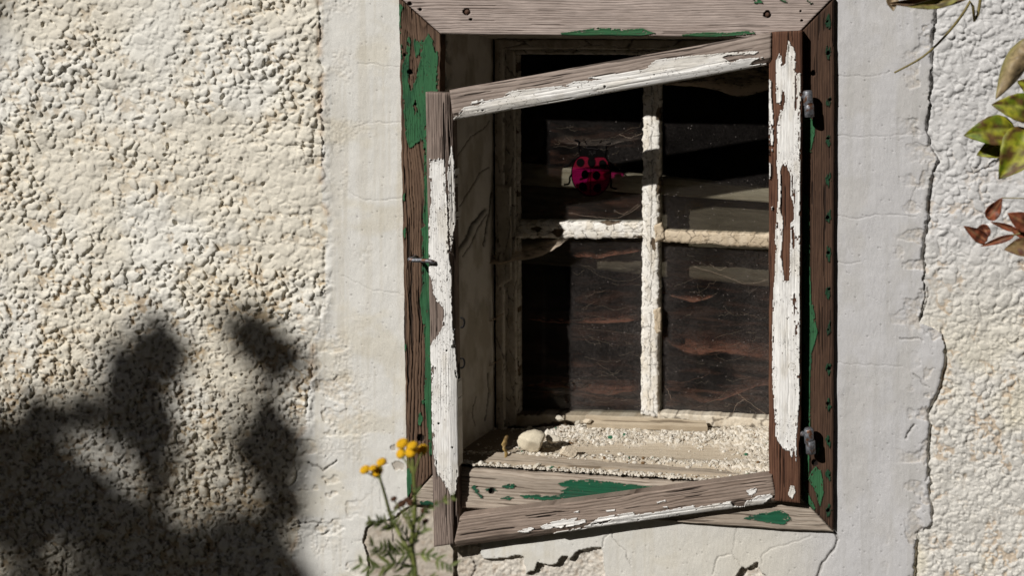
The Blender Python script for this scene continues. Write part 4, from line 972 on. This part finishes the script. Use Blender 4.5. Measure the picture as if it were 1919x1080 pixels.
for (x, y, r, tl) in ((754, 832, 9.8, .5), (773, 836, 8.5, .4), (771, 847, 9.8, .8), (752, 851, 8.3, 1.0), (792, 844, 9.2, .9), (715, 867, 8.0, .4), (684, 881, 8.0, .5), (707, 884, 9.3, .7), (699, 878, 6.5, .3)):
    head(x, y, r * 1.14, MYEL, 'flower_head', YT + .01 * rng.normal() * .4, tl)
for (x, y, r) in ((738, 936, 6), (753, 945, 8), (771, 943, 8), (795, 957, 7), (797, 978, 6), (762, 938, 6), (744, 952, 6)):
    head(x, y, r, MSEED, 'seed_head', YT + .004 * rng.normal(), .3)
def frond(pts, n, ln, seed):
    """a feathery leaf: a rib with narrow blades on both sides"""
    r_ = np.random.default_rng(seed); p = smooth_path([W(*q) for q in pts], 6); bg_ = Bag()
    bagtube(bg_, p, np.linspace(.0010, .0005, len(p)), 5, S(70, 84, 36))
    for k in range(n):
        t = (k + .6) / n * (len(p) - 1.01); i = int(t); q = p[i] + (p[i + 1] - p[i]) * (t - i); d = p[i + 1] - p[i]; d /= np.linalg.norm(d)
        for s in (-1, 1):
            if r_.random() < .3: continue
            vd = C_O - q; vd /= np.linalg.norm(vd); sd = np.cross(d, vd)
            e = q + (d * .75 + sd * s * .85 + vd * .3 * r_.normal()) * ln * (1 - .55 * k / n) * (.7 + .5 * r_.random())
            v, f, c = leaf_mesh(q, e, ln * .17, fold=.3, n=6, m=3, wav=.1, seed=k)
            g = r_.random(); bg_.add(v, f, (), S(112, 120, 62) * (1 - g) + S(70, 82, 42) * g)
    return bg_.build('leaf', MLEAF, tan_)
for k, (pts, n, ln) in enumerate((([(740, 990, YT), (718, 980, YT - .01), (692, 976, YT - .02)], 9, .013), ([(772, 1036, YT), (742, 1040, YT - .01), (716, 1030, YT - .02), (690, 1022, YT - .03)], 10, .018), ([(774, 1062, YT), (740, 1056, YT - .02), (705, 1066, YT - .03), (676, 1058, YT - .03)], 11, .02),
                                ([(776, 1040, YT), (800, 1040, YT - .01), (825, 1052, YT - .02), (846, 1062, YT - .02)], 8, .018), ([(778, 980, YT), (790, 968, YT - .02), (812, 948, YT - .03), (850, 932, YT - .04)], 8, .013), ([(776, 1040, YT), (764, 1010, YT - .02), (745, 985, YT - .03), (737, 960, YT - .03)], 9, .013),
                                ([(778, 1060, YT), (760, 1080, YT - .02), (735, 1100, YT - .03)], 8, .018), ([(778, 1020, YT), (786, 1000, YT - .01), (800, 990, YT - .01)], 6, .012), ([(776, 1000, YT), (770, 978, YT - .02), (764, 958, YT - .02)], 6, .011), ([(776, 950, YT), (778, 930, YT - .01), (782, 915, YT - .01)], 5, .009), ([(782, 1100, YT), (800, 1090, YT - .02), (822, 1096, YT - .02)], 7, .018))):
    frond(pts, n, ln, k)

# ------------------------------------------------------------------ ladybird sticker on the glass
def film(name_, col, tr, amt):
    m, t, b = new_mat(name_); out = t.nodes['Material Output']
    b.inputs['Base Color'].default_value = (*col, 1); b.inputs['Roughness'].default_value = .45
    T = N(t, 'ShaderNodeBsdfTransparent'); T.inputs[0].default_value = (*tr, 1)
    mx = N(t, 'ShaderNodeMixShader'); mx.inputs[0].default_value = amt
    nz = N(t, 'ShaderNodeTexNoise'); nz.inputs['Scale'].default_value = 60
    tc = N(t, 'ShaderNodeTexCoord'); t.links.new(tc.outputs['Object'], nz.inputs['Vector'])
    mr = N(t, 'ShaderNodeMapRange'); mr.inputs[3].default_value = amt * .85; mr.inputs[4].default_value = amt * 1.15
    t.links.new(nz.outputs[0], mr.inputs[0]); t.links.new(mr.outputs[0], mx.inputs[0])
    t.links.new(T.outputs[0], mx.inputs[1]); t.links.new(b.outputs[0], mx.inputs[2]); t.links.new(mx.outputs[0], out.inputs[0])
    return m
MRED = film('red_film', S(146, 26, 56), (.96, .13, .60), .20)
MBLK = mat_plain('black_film', S(10, 9, 9), .9, 0, 100, .2, 0, .02)
MGREYP = mat_plain('grey_print', S(62, 58, 58), .9, 0, 100, .2, 0, .02)
lady = thing('ladybird_sticker', 'red translucent ladybird sticker with black spots on the upper left pane', 'sticker')
def flat(name, pts, Y, mat, th=.0003):
    n = len(pts); f_ = np.array([W(x, y, Y) for x, y in pts]); bk = f_ + np.array([0, th, 0]); c0 = f_.mean(0); c1 = bk.mean(0)
    v = np.concatenate([f_, bk, [c0], [c1]]); k = np.arange(n); k2 = (k + 1) % n
    return mesh_np(name, v, [np.stack([k, k2, n + k2, n + k], -1)[:, ::-1], np.stack([np.full(n, 2 * n), k, k2], -1)[:, ::-1], np.stack([np.full(n, 2 * n + 1), n + k2, n + k], -1)[:, ::-1]], mat, None, None, lady, False)
def ell(cx, cy, rx, ry, n=28, rot=0):
    t = np.linspace(0, 2 * np.pi, n, endpoint=False); ca, sa = math.cos(rot), math.sin(rot)
    return [(cx + rx * math.cos(q) * ca - ry * math.sin(q) * sa, cy + rx * math.cos(q) * sa + ry * math.sin(q) * ca) for q in t]
YK = YG - .0006
body = [(1087, 292), (1078, 300), (1072, 315), (1071.5, 332), (1075, 345), (1084, 357), (1095, 365), (1107, 367.5), (1118, 366), (1130, 360), (1139, 349), (1144, 335), (1144, 318), (1139, 303), (1132, 294), (1120, 293), (1112, 296), (1108, 300), (1104, 296), (1098, 292)]
bs = np.array(smooth_path([(x, y, 0) for x, y in body + body[:1]], 3))[:-1, :2]
flat('wing_case', [tuple(p) for p in bs], YK, MRED)
b = Bag(); bagtube(b, [W(x, y, YK - .0004) for x, y in list(map(tuple, bs)) + [tuple(bs[0])]], .0010, 6); bagtube(b, [W(1107.5, 300, YK - .0004), W(1107, 335, YK - .0004), W(1106, 367, YK - .0004)], .0007, 6)
b.build('outline', MBLK, lady)
for (x, y, rx, ry, ro) in ((1087.5, 304.5, 7.2, 8, .4), (1129.5, 307.5, 7, 8.2, -.4), (1096.3, 327, 6.8, 8.4, 0), (1118, 329, 6.8, 8.4, 0), (1092.5, 350, 7.2, 9, -.5), (1119.5, 352.5, 7.4, 8.4, .5), (1108.5, 304, 7.2, 9.5, 0)):
    flat('spot', ell(x, y, rx, ry, 28, ro), YK - .0009, MBLK)
flat('head', [(1084, 291), (1086, 286), (1096, 278), (1101, 275), (1104, 273.5), (1110, 272.5), (1116, 274), (1120, 277), (1128, 283), (1133, 288), (1135, 295), (1127, 294), (1118, 294), (1110, 297), (1107, 297), (1100, 293.5), (1093, 291.5)], YK - .0012, MBLK)
for pts, r in (([(1094, 261), (1097, 267), (1102, 272), (1107, 273), (1116, 273.5), (1122, 270), (1127, 264), (1129, 261.5)], .0009), ([(1087, 289), (1085, 280), (1085, 267), (1083, 264), (1077, 262.5)], .0016), ([(1133, 290), (1136, 281), (1136, 273), (1139, 270), (1145, 268.5)], .0016),
               ([(1076, 299), (1070, 305), (1066, 310), (1057, 313)], .0016), ([(1140, 301), (1147, 309), (1151, 318), (1159, 321)], .0016), ([(1072, 326), (1068, 332), (1067.5, 340), (1065, 345), (1057, 346)], .0018), ([(1143, 333), (1146, 340), (1145, 350), (1150, 353), (1156, 354)], .0018)):
    b = Bag(); bagtube(b, smooth_path([W(x, y, YK - .0005) for x, y in pts], 4), r, 7); b.build('leg' if r > .001 else 'antenna', MBLK, lady)
b = Bag(); e = YK - .0026                                        # faint mirrored lettering on the head
for pts in ([(1103.5, 284.5), (1105.5, 283.2), (1107, 284.5), (1106.5, 286.3), (1103.6, 289.8), (1107.2, 289.9)], [(1108.6, 286), (1108.7, 290), (1110.6, 290.6), (1111.6, 289.6), (1111.6, 286)], [(1112.8, 283.8), (1114.8, 283), (1115.3, 284.5), (1115.3, 291.4)], [(1112.9, 286.8), (1116.2, 286.9)],
            [(1099.6, 275), (1099.2, 277.5), (1102, 278), (1110, 277.6), (1118, 279.5), (1122, 278.6), (1122, 276.5)]):
    bagtube(b, [W(x, y, e) for x, y in pts], .00028, 5)
b.build('lettering', MGREYP, lady)

# ------------------------------------------------------------------ plank and cobwebs behind the glass
YP = .236
qp = [(930, 343), (1500, 384), (1500, 543), (930, 488)]
pk = board('plank', qp, YP + .010, .024, MWOOD_H, None, wood_fn(qp, 'h', 42, (S(118, 108, 92), S(98, 88, 74), S(80, 70, 58)), 18, 20, 260, .0002, crack=.05, gcol=.3), 2.2, 2.0, 110, 42)  # dim lower part of the plank, put into a darker colour
tag(pk, 'wide dull grey-brown plank across the dark room behind the crossbar', 'plank')
qp = [(930, 303), (1500, 358), (1500, 385), (930, 342)]
pk = board('plank', qp, .221, .022, MWOOD_H, None, wood_fn(qp, 'h', 43, (S(206, 194, 172), S(184, 170, 146), S(130, 116, 98)), 18, 20, 260, .0002, crack=.05, gcol=.3), 2.2, 2.0, 110, 43)  # sunlit part of the plank, added as a separate paler strip
tag(pk, 'narrow strip in paler colour for the sunlit plank top behind the ladybird sticker', 'sunlit_strip'); pk.name = 'sunlit_strip'

def web_mat(name, col, dens):
    m, t, b = new_mat(name); t.nodes.remove(b); out = t.nodes['Material Output']
    at = N(t, 'ShaderNodeAttribute', attribute_name='Fade')
    tc = N(t, 'ShaderNodeTexCoord'); mp = N(t, 'ShaderNodeMapping'); mp.inputs['Scale'].default_value = (40, 40, 160)
    t.links.new(tc.outputs['Object'], mp.inputs[0])
    nz = N(t, 'ShaderNodeTexNoise'); nz.inputs['Scale'].default_value = 1.6; nz.inputs['Detail'].default_value = 8; nz.inputs['Roughness'].default_value = .7
    t.links.new(mp.outputs[0], nz.inputs['Vector'])
    mr = N(t, 'ShaderNodeMapRange'); mr.inputs[1].default_value = .35; mr.inputs[2].default_value = .7; mr.inputs[3].default_value = .25; mr.inputs[4].default_value = 1.3
    t.links.new(nz.outputs[0], mr.inputs[0])
    mu = N(t, 'ShaderNodeMath', operation='MULTIPLY'); t.links.new(mr.outputs[0], mu.inputs[0]); t.links.new(at.outputs['Fac'], mu.inputs[1])
    m3 = N(t, 'ShaderNodeMath', operation='MULTIPLY', use_clamp=True); t.links.new(mu.outputs[0], m3.inputs[0]); m3.inputs[1].default_value = dens
    df = N(t, 'ShaderNodeBsdfDiffuse'); df.inputs[0].default_value = (*col, 1); tl = N(t, 'ShaderNodeBsdfTranslucent'); tl.inputs[0].default_value = (*col, 1)
    mx = N(t, 'ShaderNodeMixShader'); mx.inputs[0].default_value = .35; t.links.new(df.outputs[0], mx.inputs[1]); t.links.new(tl.outputs[0], mx.inputs[2])
    tr = N(t, 'ShaderNodeBsdfTransparent'); m2 = N(t, 'ShaderNodeMixShader')
    t.links.new(m3.outputs[0], m2.inputs[0]); t.links.new(tr.outputs[0], m2.inputs[1]); t.links.new(mx.outputs[0], m2.inputs[2]); t.links.new(m2.outputs[0], out.inputs[0])
    return m
MWB_R = web_mat('dusty_web_brown', S(184, 126, 104), 1.1)
MWB_G = web_mat('dusty_web_grey', S(160, 146, 134), .22)
MWB_T = web_mat('dusty_web_tan', S(196, 180, 160), 1.6)
MSTR = mat_plain('web_thread', S(176, 156, 136), .8, 0, 100, .3, 0)
MSTRD = mat_plain('web_thread_dusty', S(150, 104, 78), .8, 0, 100, .3, 0)
def cobweb(label, up, lo, Y, mat, strands=(), seed=0, belly=.02, group='dusty cobwebs in the window', pw=1.0, smat=None):
    """a sagging sheet between an upper and a lower line (px), bellied out in depth, with loose threads"""
    o = thing('cobweb', label, 'cobweb', group)
    if up:
        n, m = 60, 14
        U = smooth_path([(x, y, 0) for x, y in up], 8)[:, :2]; L = smooth_path([(x, y, 0) for x, y in lo], 8)[:, :2]
        rs = lambda q: np.stack([np.interp(np.linspace(0, 1, n), np.linspace(0, 1, len(q)), q[:, k]) for k in (0, 1)], -1)
        U, L = rs(U), rs(L); t = np.linspace(0, 1, m)[:, None, None]
        p = U * (1 - t) + L * t
        a, bq = np.meshgrid(np.linspace(0, 1, n), np.linspace(0, 1, m))
        x = p[..., 0] + 4 * (fbm(p[..., 0] / 15, p[..., 1] / 8, 800 + seed, 3) - .5); y = p[..., 1] + 6 * (fbm(p[..., 0] / 22, p[..., 1] / 9, 805 + seed, 3) - .5)
        Yv = Y + belly * np.sin(np.pi * bq) + .006 * (fbm(a * 6, bq * 3, 810 + seed, 3) - .5)
        fade = sstep(0, .16, a) * sstep(1, .84, a) * sstep(0, .45, bq) ** pw * (.6 + (.25 if mat is MWB_G else .8) * np.exp(-((bq - .86) / .1) ** 2)) * sstep(1, .97, bq)
        fade = fade * (.5 + .9 * fbm(a * 14, bq * 5, 815 + seed, 3))
        mesh_np('web_sheet', W(x, y, Yv).reshape(-1, 3), gridfaces(m, n), mat, None, fade, o)
    for k, s in enumerate(strands):
        b = Bag(); pts = np.array(s, float)
        q = smooth_path([W(x, y, Y) for x, y in pts], 6)
        q[1:-1] += .0012 * np.random.default_rng(seed * 10 + k).normal(size=q[1:-1].shape) * .5
        bagtube(b, q, .00017, 5); b.build('thread', smat or MSTR, o)
    return o
def film_web():
    m = web_mat('dust_film_brown', S(142, 98, 80), .62); t = m.node_tree
    for n in t.nodes:
        if n.type == 'MAPPING': n.inputs['Scale'].default_value = (5, 5, 34)
        if n.type == 'TEX_NOISE': n.inputs['Distortion'].default_value = 1.2; n.inputs['Roughness'].default_value = .62
        if n.type == 'MAP_RANGE': n.inputs[1].default_value = .47; n.inputs[2].default_value = .68; n.inputs[3].default_value = 0.0; n.inputs[4].default_value = 1.0
    return m
MWB_F = film_web()
def loose(x0, x1, y0, y1, n, seed):
    r_ = np.random.default_rng(seed); out = []
    for _ in range(n):
        x, y = x0 + (x1 - x0) * r_.random(), y0 + (y1 - y0) * r_.random() ** .8; L = 12 + 58 * r_.random() ** 2; sl_ = r_.normal() * .35; sag = (.05 + .25 * r_.random()) * L
        pts = [(x + L * t, y + sl_ * L * t + sag * 4 * t * (1 - t) * .5 + r_.normal() * 1.6) for t in (0, .25, .5, .75, 1)]
        out.append([(min(max(a, x0), x1), b) for a, b in pts])
    return out
cobweb('brown dusty web film veiling the whole lower left pane', [(966, 450), (1090, 450), (1208, 450)], [(966, 776), (1090, 776), (1208, 776)], .1955, MWB_F, loose(1072, 1202, 460, 765, 20, 61), 21, .002, pw=.3)
cobweb('brown dusty web film veiling the whole lower right pane', [(1230, 462), (1350, 464), (1470, 466)], [(1230, 782), (1350, 786), (1470, 790)], .1955, MWB_F, loose(1242, 1438, 475, 775, 26, 62), 22, .002, pw=.3)
cobweb('thin brown web film veiling the upper left pane', [(966, 200), (1090, 200), (1208, 200)], [(966, 416), (1090, 416), (1208, 416)], .1955, MWB_F, loose(1035, 1200, 235, 300, 16, 63), 23, .002, pw=.3)
cobweb('brown dusty cobweb sagging across the left reveal at crossbar height', [(866, 468), (890, 462), (912, 474), (960, 462), (1010, 452), (1066, 446)], [(866, 476), (900, 488), (925, 497), (965, 490), (1000, 486), (1034, 470), (1068, 447)], .150, MWB_T, (), 1, .015)
cobweb('large pale cobweb hanging below the top right corner', [(1230, 150), (1320, 120), (1400, 100), (1462, 92)], [(1230, 160), (1300, 164), (1345, 170), (1385, 183), (1415, 177), (1462, 166)], .150, MWB_T, [[(1340, 150), (1385, 162), (1440, 164)]], 2, .02, pw=.4)
cobweb('widest reddish brown cobweb sheet in the middle of the lower right pane', [(1236, 610), (1280, 618), (1340, 622), (1400, 630), (1466, 640)], [(1236, 632), (1262, 650), (1300, 666), (1350, 662), (1400, 668), (1466, 684)], .200, MWB_R, [[(1240, 632), (1275, 655), (1320, 666), (1360, 660)]], 3, .03, pw=.5, smat=MSTRD)
cobweb('reddish cobweb dipping low in the bottom right pane', [(1290, 735), (1330, 742), (1380, 726), (1420, 712), (1466, 700)], [(1275, 735), (1310, 754), (1340, 753), (1380, 740), (1420, 726), (1466, 720)], .200, MWB_R, [[(1238, 714), (1262, 720), (1300, 712), (1330, 700)], [(1240, 722), (1280, 735), (1304, 730), (1298, 722)]], 4, .02, pw=.5, smat=MSTRD)
cobweb('grey veil of cobweb just below the wide reddish sheet', [(1268, 662), (1320, 672), (1380, 672), (1466, 668)], [(1268, 670), (1310, 684), (1350, 690), (1400, 696), (1466, 686)], .199, MWB_G, [], 5, .01)
cobweb('small curved brown cobweb under the crossbar in the lower right pane', [(1237, 544), (1262, 550), (1300, 552), (1340, 550)], [(1237, 548), (1262, 557), (1300, 566), (1345, 552)], .200, MWB_R, [[(1240, 550), (1290, 562), (1325, 560), (1345, 548)], [(1307, 532), (1310, 550), (1318, 558)], [(1357, 572), (1368, 588), (1384, 592), (1404, 587)]], 6, .006)
cobweb('torn white web scrap at the right of the lower right pane', [(1398, 540), (1410, 538), (1425, 535)], [(1396, 545), (1405, 552), (1420, 538)], .184, MWB_G, [[(1300, 500), (1350, 515), (1400, 532), (1440, 524)], [(1330, 495), (1348, 506), (1362, 500)], [(1380, 735), (1400, 752), (1440, 782)], [(1372, 778), (1380, 760), (1396, 748)], [(1246, 724), (1254, 738), (1258, 750)]], 7, .003)
cobweb('brown cobweb sheet across the middle of the lower left pane', [(972, 585), (1040, 592), (1110, 586), (1204, 584)], [(972, 596), (1040, 606), (1090, 606), (1140, 608), (1204, 598)], .199, MWB_R, [[(1066, 604), (1100, 596), (1112, 592), (1150, 600), (1198, 588)], [(1070, 614), (1130, 620), (1204, 629)], [(1090, 580), (1115, 565), (1100, 576), (1088, 590)]], 8, .02, pw=.6, smat=MSTR)
cobweb('brown cobweb sheet along the bottom of the lower left pane', [(972, 700), (1060, 706), (1130, 712), (1204, 712)], [(972, 726), (1060, 730), (1110, 738), (1150, 740), (1204, 730)], .199, MWB_R, [[(1072, 732), (1090, 738), (1105, 728)], [(1105, 728), (1150, 736), (1190, 724)]], 9, .03, pw=.6, smat=MSTRD)
cobweb('thin cobweb with one bright curved thread at the top of the lower left pane', [(1070, 470), (1120, 472), (1160, 466), (1200, 462)], [(1070, 480), (1110, 484), (1160, 478), (1204, 470)], .196, MWB_R, [[(1072, 494), (1098, 500), (1118, 514), (1150, 526), (1176, 527), (1192, 522), (1204, 514)], [(1092, 498), (1110, 502), (1116, 512)], [(1184, 462), (1188, 474), (1184, 482)], [(1118, 680), (1140, 694), (1160, 715)], [(1120, 636), (1126, 652)]], 10, .006)
cobweb('wispy cobweb round the ladybird in the upper left pane', [(1040, 240), (1090, 250), (1150, 256), (1204, 244)], [(1040, 262), (1090, 274), (1150, 270), (1204, 258)], .186, MWB_G, [[(1160, 252), (1180, 258), (1204, 250)], [(1066, 400), (1110, 406), (1160, 408), (1200, 384)], [(1150, 396), (1172, 400), (1196, 382)]], 11, .006)
cobweb('pale web stretched low across the dark left corner of the sill', [(864, 806), (905, 812), (960, 808), (985, 806)], [(864, 812), (905, 816), (960, 813), (985, 810)], .11, MWB_G, [[(866, 806), (910, 813), (985, 810)]], 12, .01)
cobweb('little brown web fixed to the left reveal above the sill', [(896, 682), (920, 680), (940, 668)], [(894, 694), (916, 690), (940, 674)], .150, MWB_T, [[(896, 690), (918, 686), (940, 672)]], 13, .004)
cobweb('little brown web on the left reveal below the crossbar', [(898, 596), (925, 594), (946, 584)], [(896, 604), (920, 602), (946, 590)], .150, MWB_T, [[(896, 601), (922, 598), (947, 586)]], 14, .004)

# ------------------------------------------------------------------ tree behind the viewer whose shade falls on the lower left of the wall
tree = thing('shade_tree', 'leafy tree behind the viewpoint shading the lower left wall', 'tree')
BL = [(60, 820, 46, 44), (95, 785, 34, 26), (165, 780, 50, 15), (245, 735, 48, 34), (288, 680, 54, 44), (262, 735, 40, 34), (280, 785, 32, 50), (292, 860, 20, 60), (478, 630, 36, 28), (516, 672, 36, 32), (508, 838, 44, 52), (500, 780, 20, 20), (40, 890, 62, 50), (85, 950, 70, 60), (150, 905, 40, 30), (190, 955, 60, 46),
      (40, 1000, 60, 34), (240, 1000, 60, 40), (300, 1020, 44, 24), (390, 1045, 50, 30), (460, 1015, 50, 44), (520, 1000, 26, 60), (530, 950, 16, 30), (-60, 880, 80, 120), (430, 1110, 150, 36), (200, 1010, 60, 30), (330, 1045, 60, 34), (420, 1065, 60, 30), (110, 900, 40, 40), (260, 1060, 60, 24), (170, 1130, 150, 34)]
bl = Bag(); bt = Bag(); hub = None
toS = -SUN
ctrs = []
for k, (x, y, rx, ry) in enumerate(BL):
    L = 6.4 + .5 * (vn(np.array([k * .7]), np.array([2.2]), 900)[0] - .5)
    c0 = W(x, y, .01) + toS * L; ctrs.append(c0)
    wx = W(x + rx, y, .01) - W(x, y, .01); wy = W(x, y + ry, .01) - W(x, y, .01)
    for j in range(max(6, int(rx * ry / 88))):
        an = rng.random() * 6.28; r = math.sqrt(rng.random()) * (.75 + .55 * float(vn(np.array([an * 1.1 + k * 5.3]), np.array([k * 2.7]), 905)[0]))
        p = c0 + wx * r * math.cos(an) + wy * r * math.sin(an) + toS * .35 * (rng.random() - .5)
        d = rng.normal(size=3); d -= (d @ SUN) * SUN * .6; d /= np.linalg.norm(d)
        sd = np.cross(d, toS + .5 * rng.normal(size=3)); 
        v, f, c = leaf_mesh(p - d * .045, p + d * .045, .058, fold=.2, n=5, m=3, side=sd)
        bl.add(v, f, (), S(66, 72, 44) * (.7 + .6 * rng.random()))
hub = W(60, 950, .01) + toS * 6.4 + np.array([-.6, -.4, -.5])
root = np.array([hub[0] - .3, hub[1] - .2, -.8])
bagtube(bt, smooth_path([root, root + (0.05, .05, 1.2), hub, hub + (.1, -.1, 1.6), hub + (.3, -.5, 3.0)], 5), np.linspace(.14, .04, 21), 10)
for c0 in ctrs: bagtube(bt, smooth_path([hub, hub * .45 + c0 * .55 - np.array([0, 0, .12]), c0], 4), np.linspace(.016, .004, 9), 5)
for j in range(2600):                                            # the rest of the crown, up and away from the sun's path to the window
    an, el_ = rng.random() * 6.28, rng.random(); p = hub + np.array([-.9, -1.0, 1.6]) + np.array([1.1 * rng.normal(), .9 * rng.normal(), .8 * rng.normal()])
    land = p + SUN * (-p[1] / SUN[1])
    if land[0] > -.95: continue
    d = rng.normal(size=3); d /= np.linalg.norm(d); sd = np.cross(d, rng.normal(size=3))
    v, f, c = leaf_mesh(p - d * .035, p + d * .035, .05, fold=.2, n=4, m=3, side=sd); bl.add(v, f, (), S(70, 88, 34) * (.7 + .6 * rng.random()))
bt.build('trunk', mat_plain('bark', S(84, 70, 56), .95, 0, 30, .4, .01), tree)
bl.build('crown', MLEAF, tree)

# ------------------------------------------------------------------ unseen sky blockers added: an overhang above the wall, trees round the yard
eave = thing('sky_block_eave', 'unseen timber overhang added above the window wall to cut sky light', 'roof')
def boxbag(b, x0, x1, y0, y1, z0, z1, c=None):
    v = np.array([(x, y, z) for x in (x0, x1) for y in (y0, y1) for z in (z0, z1)])
    b.add(v, [(0, 1, 3, 2), (4, 6, 7, 5), (0, 4, 5, 1), (2, 3, 7, 6), (0, 2, 6, 4), (1, 5, 7, 3)], (), c)
MEAVE = mat_plain('eave_timber', S(96, 78, 62), .85, 0, 40, .3, .002)
b = Bag(); boxbag(b, -4, 5, -.78, .3, 1.86, 1.90); b.build('soffit', MEAVE, eave, False)
b = Bag(); boxbag(b, -4, 5, -.82, -.785, 1.82, 2.06); b.build('fascia', MEAVE, eave, False)
for k in range(9):
    b = Bag(); boxbag(b, -3.8 + k * 1.05, -3.7 + k * 1.05, -.77, .05, 1.74, 1.857); b.build('rafter', MEAVE, eave, False)
r9 = np.random.default_rng(12)
v0, f0 = ICO3; tb = Bag(); MTB = mat_plain('dark_foliage', S(42, 45, 38), .95, 0, 6, .6, .05, .1)
def lump(c, r):
    sc = 1 + .45 * (fbm(v0[:, 0] * 3 + c[0], v0[:, 1] * 3 + v0[:, 2] * 2 + c[1], 850, 4) - .5)
    tb.add(v0 * sc[:, None] * np.array(r) + np.array(c), (), f0, S(44, 54, 26))
for k in range(34):                                             # added belt shutting out sky light, open where the sun comes in
    an = math.radians(-12 + 204 * (k + .5) / 34); R = 9.5 + r9.random()
    x, y = R * math.cos(an) * 1.05, -R * math.sin(an) * .95
    sunaz = math.degrees(math.atan2(SUN[1], -SUN[0])); gap = abs(math.degrees(math.atan2(-y, x)) - sunaz - 0)
    hgt = 5.0 if gap < 17 else 10.5 + 2 * r9.random()
    for j in range(4): lump((x + r9.normal() * .3, y + r9.normal() * .3, -.4 + hgt * (j + .35) / 4), (1.5, 1.5, hgt / 6))
    bagtube(tb, [(x, y, -.9), (x, y, hgt * .4)], .2, 8, S(60, 50, 40))
belt = tb.build('sky_block_trees', MTB, None); kind(belt, 'stuff'); belt['label'] = 'unseen dark belt of trees added round the yard to shut out sky light'
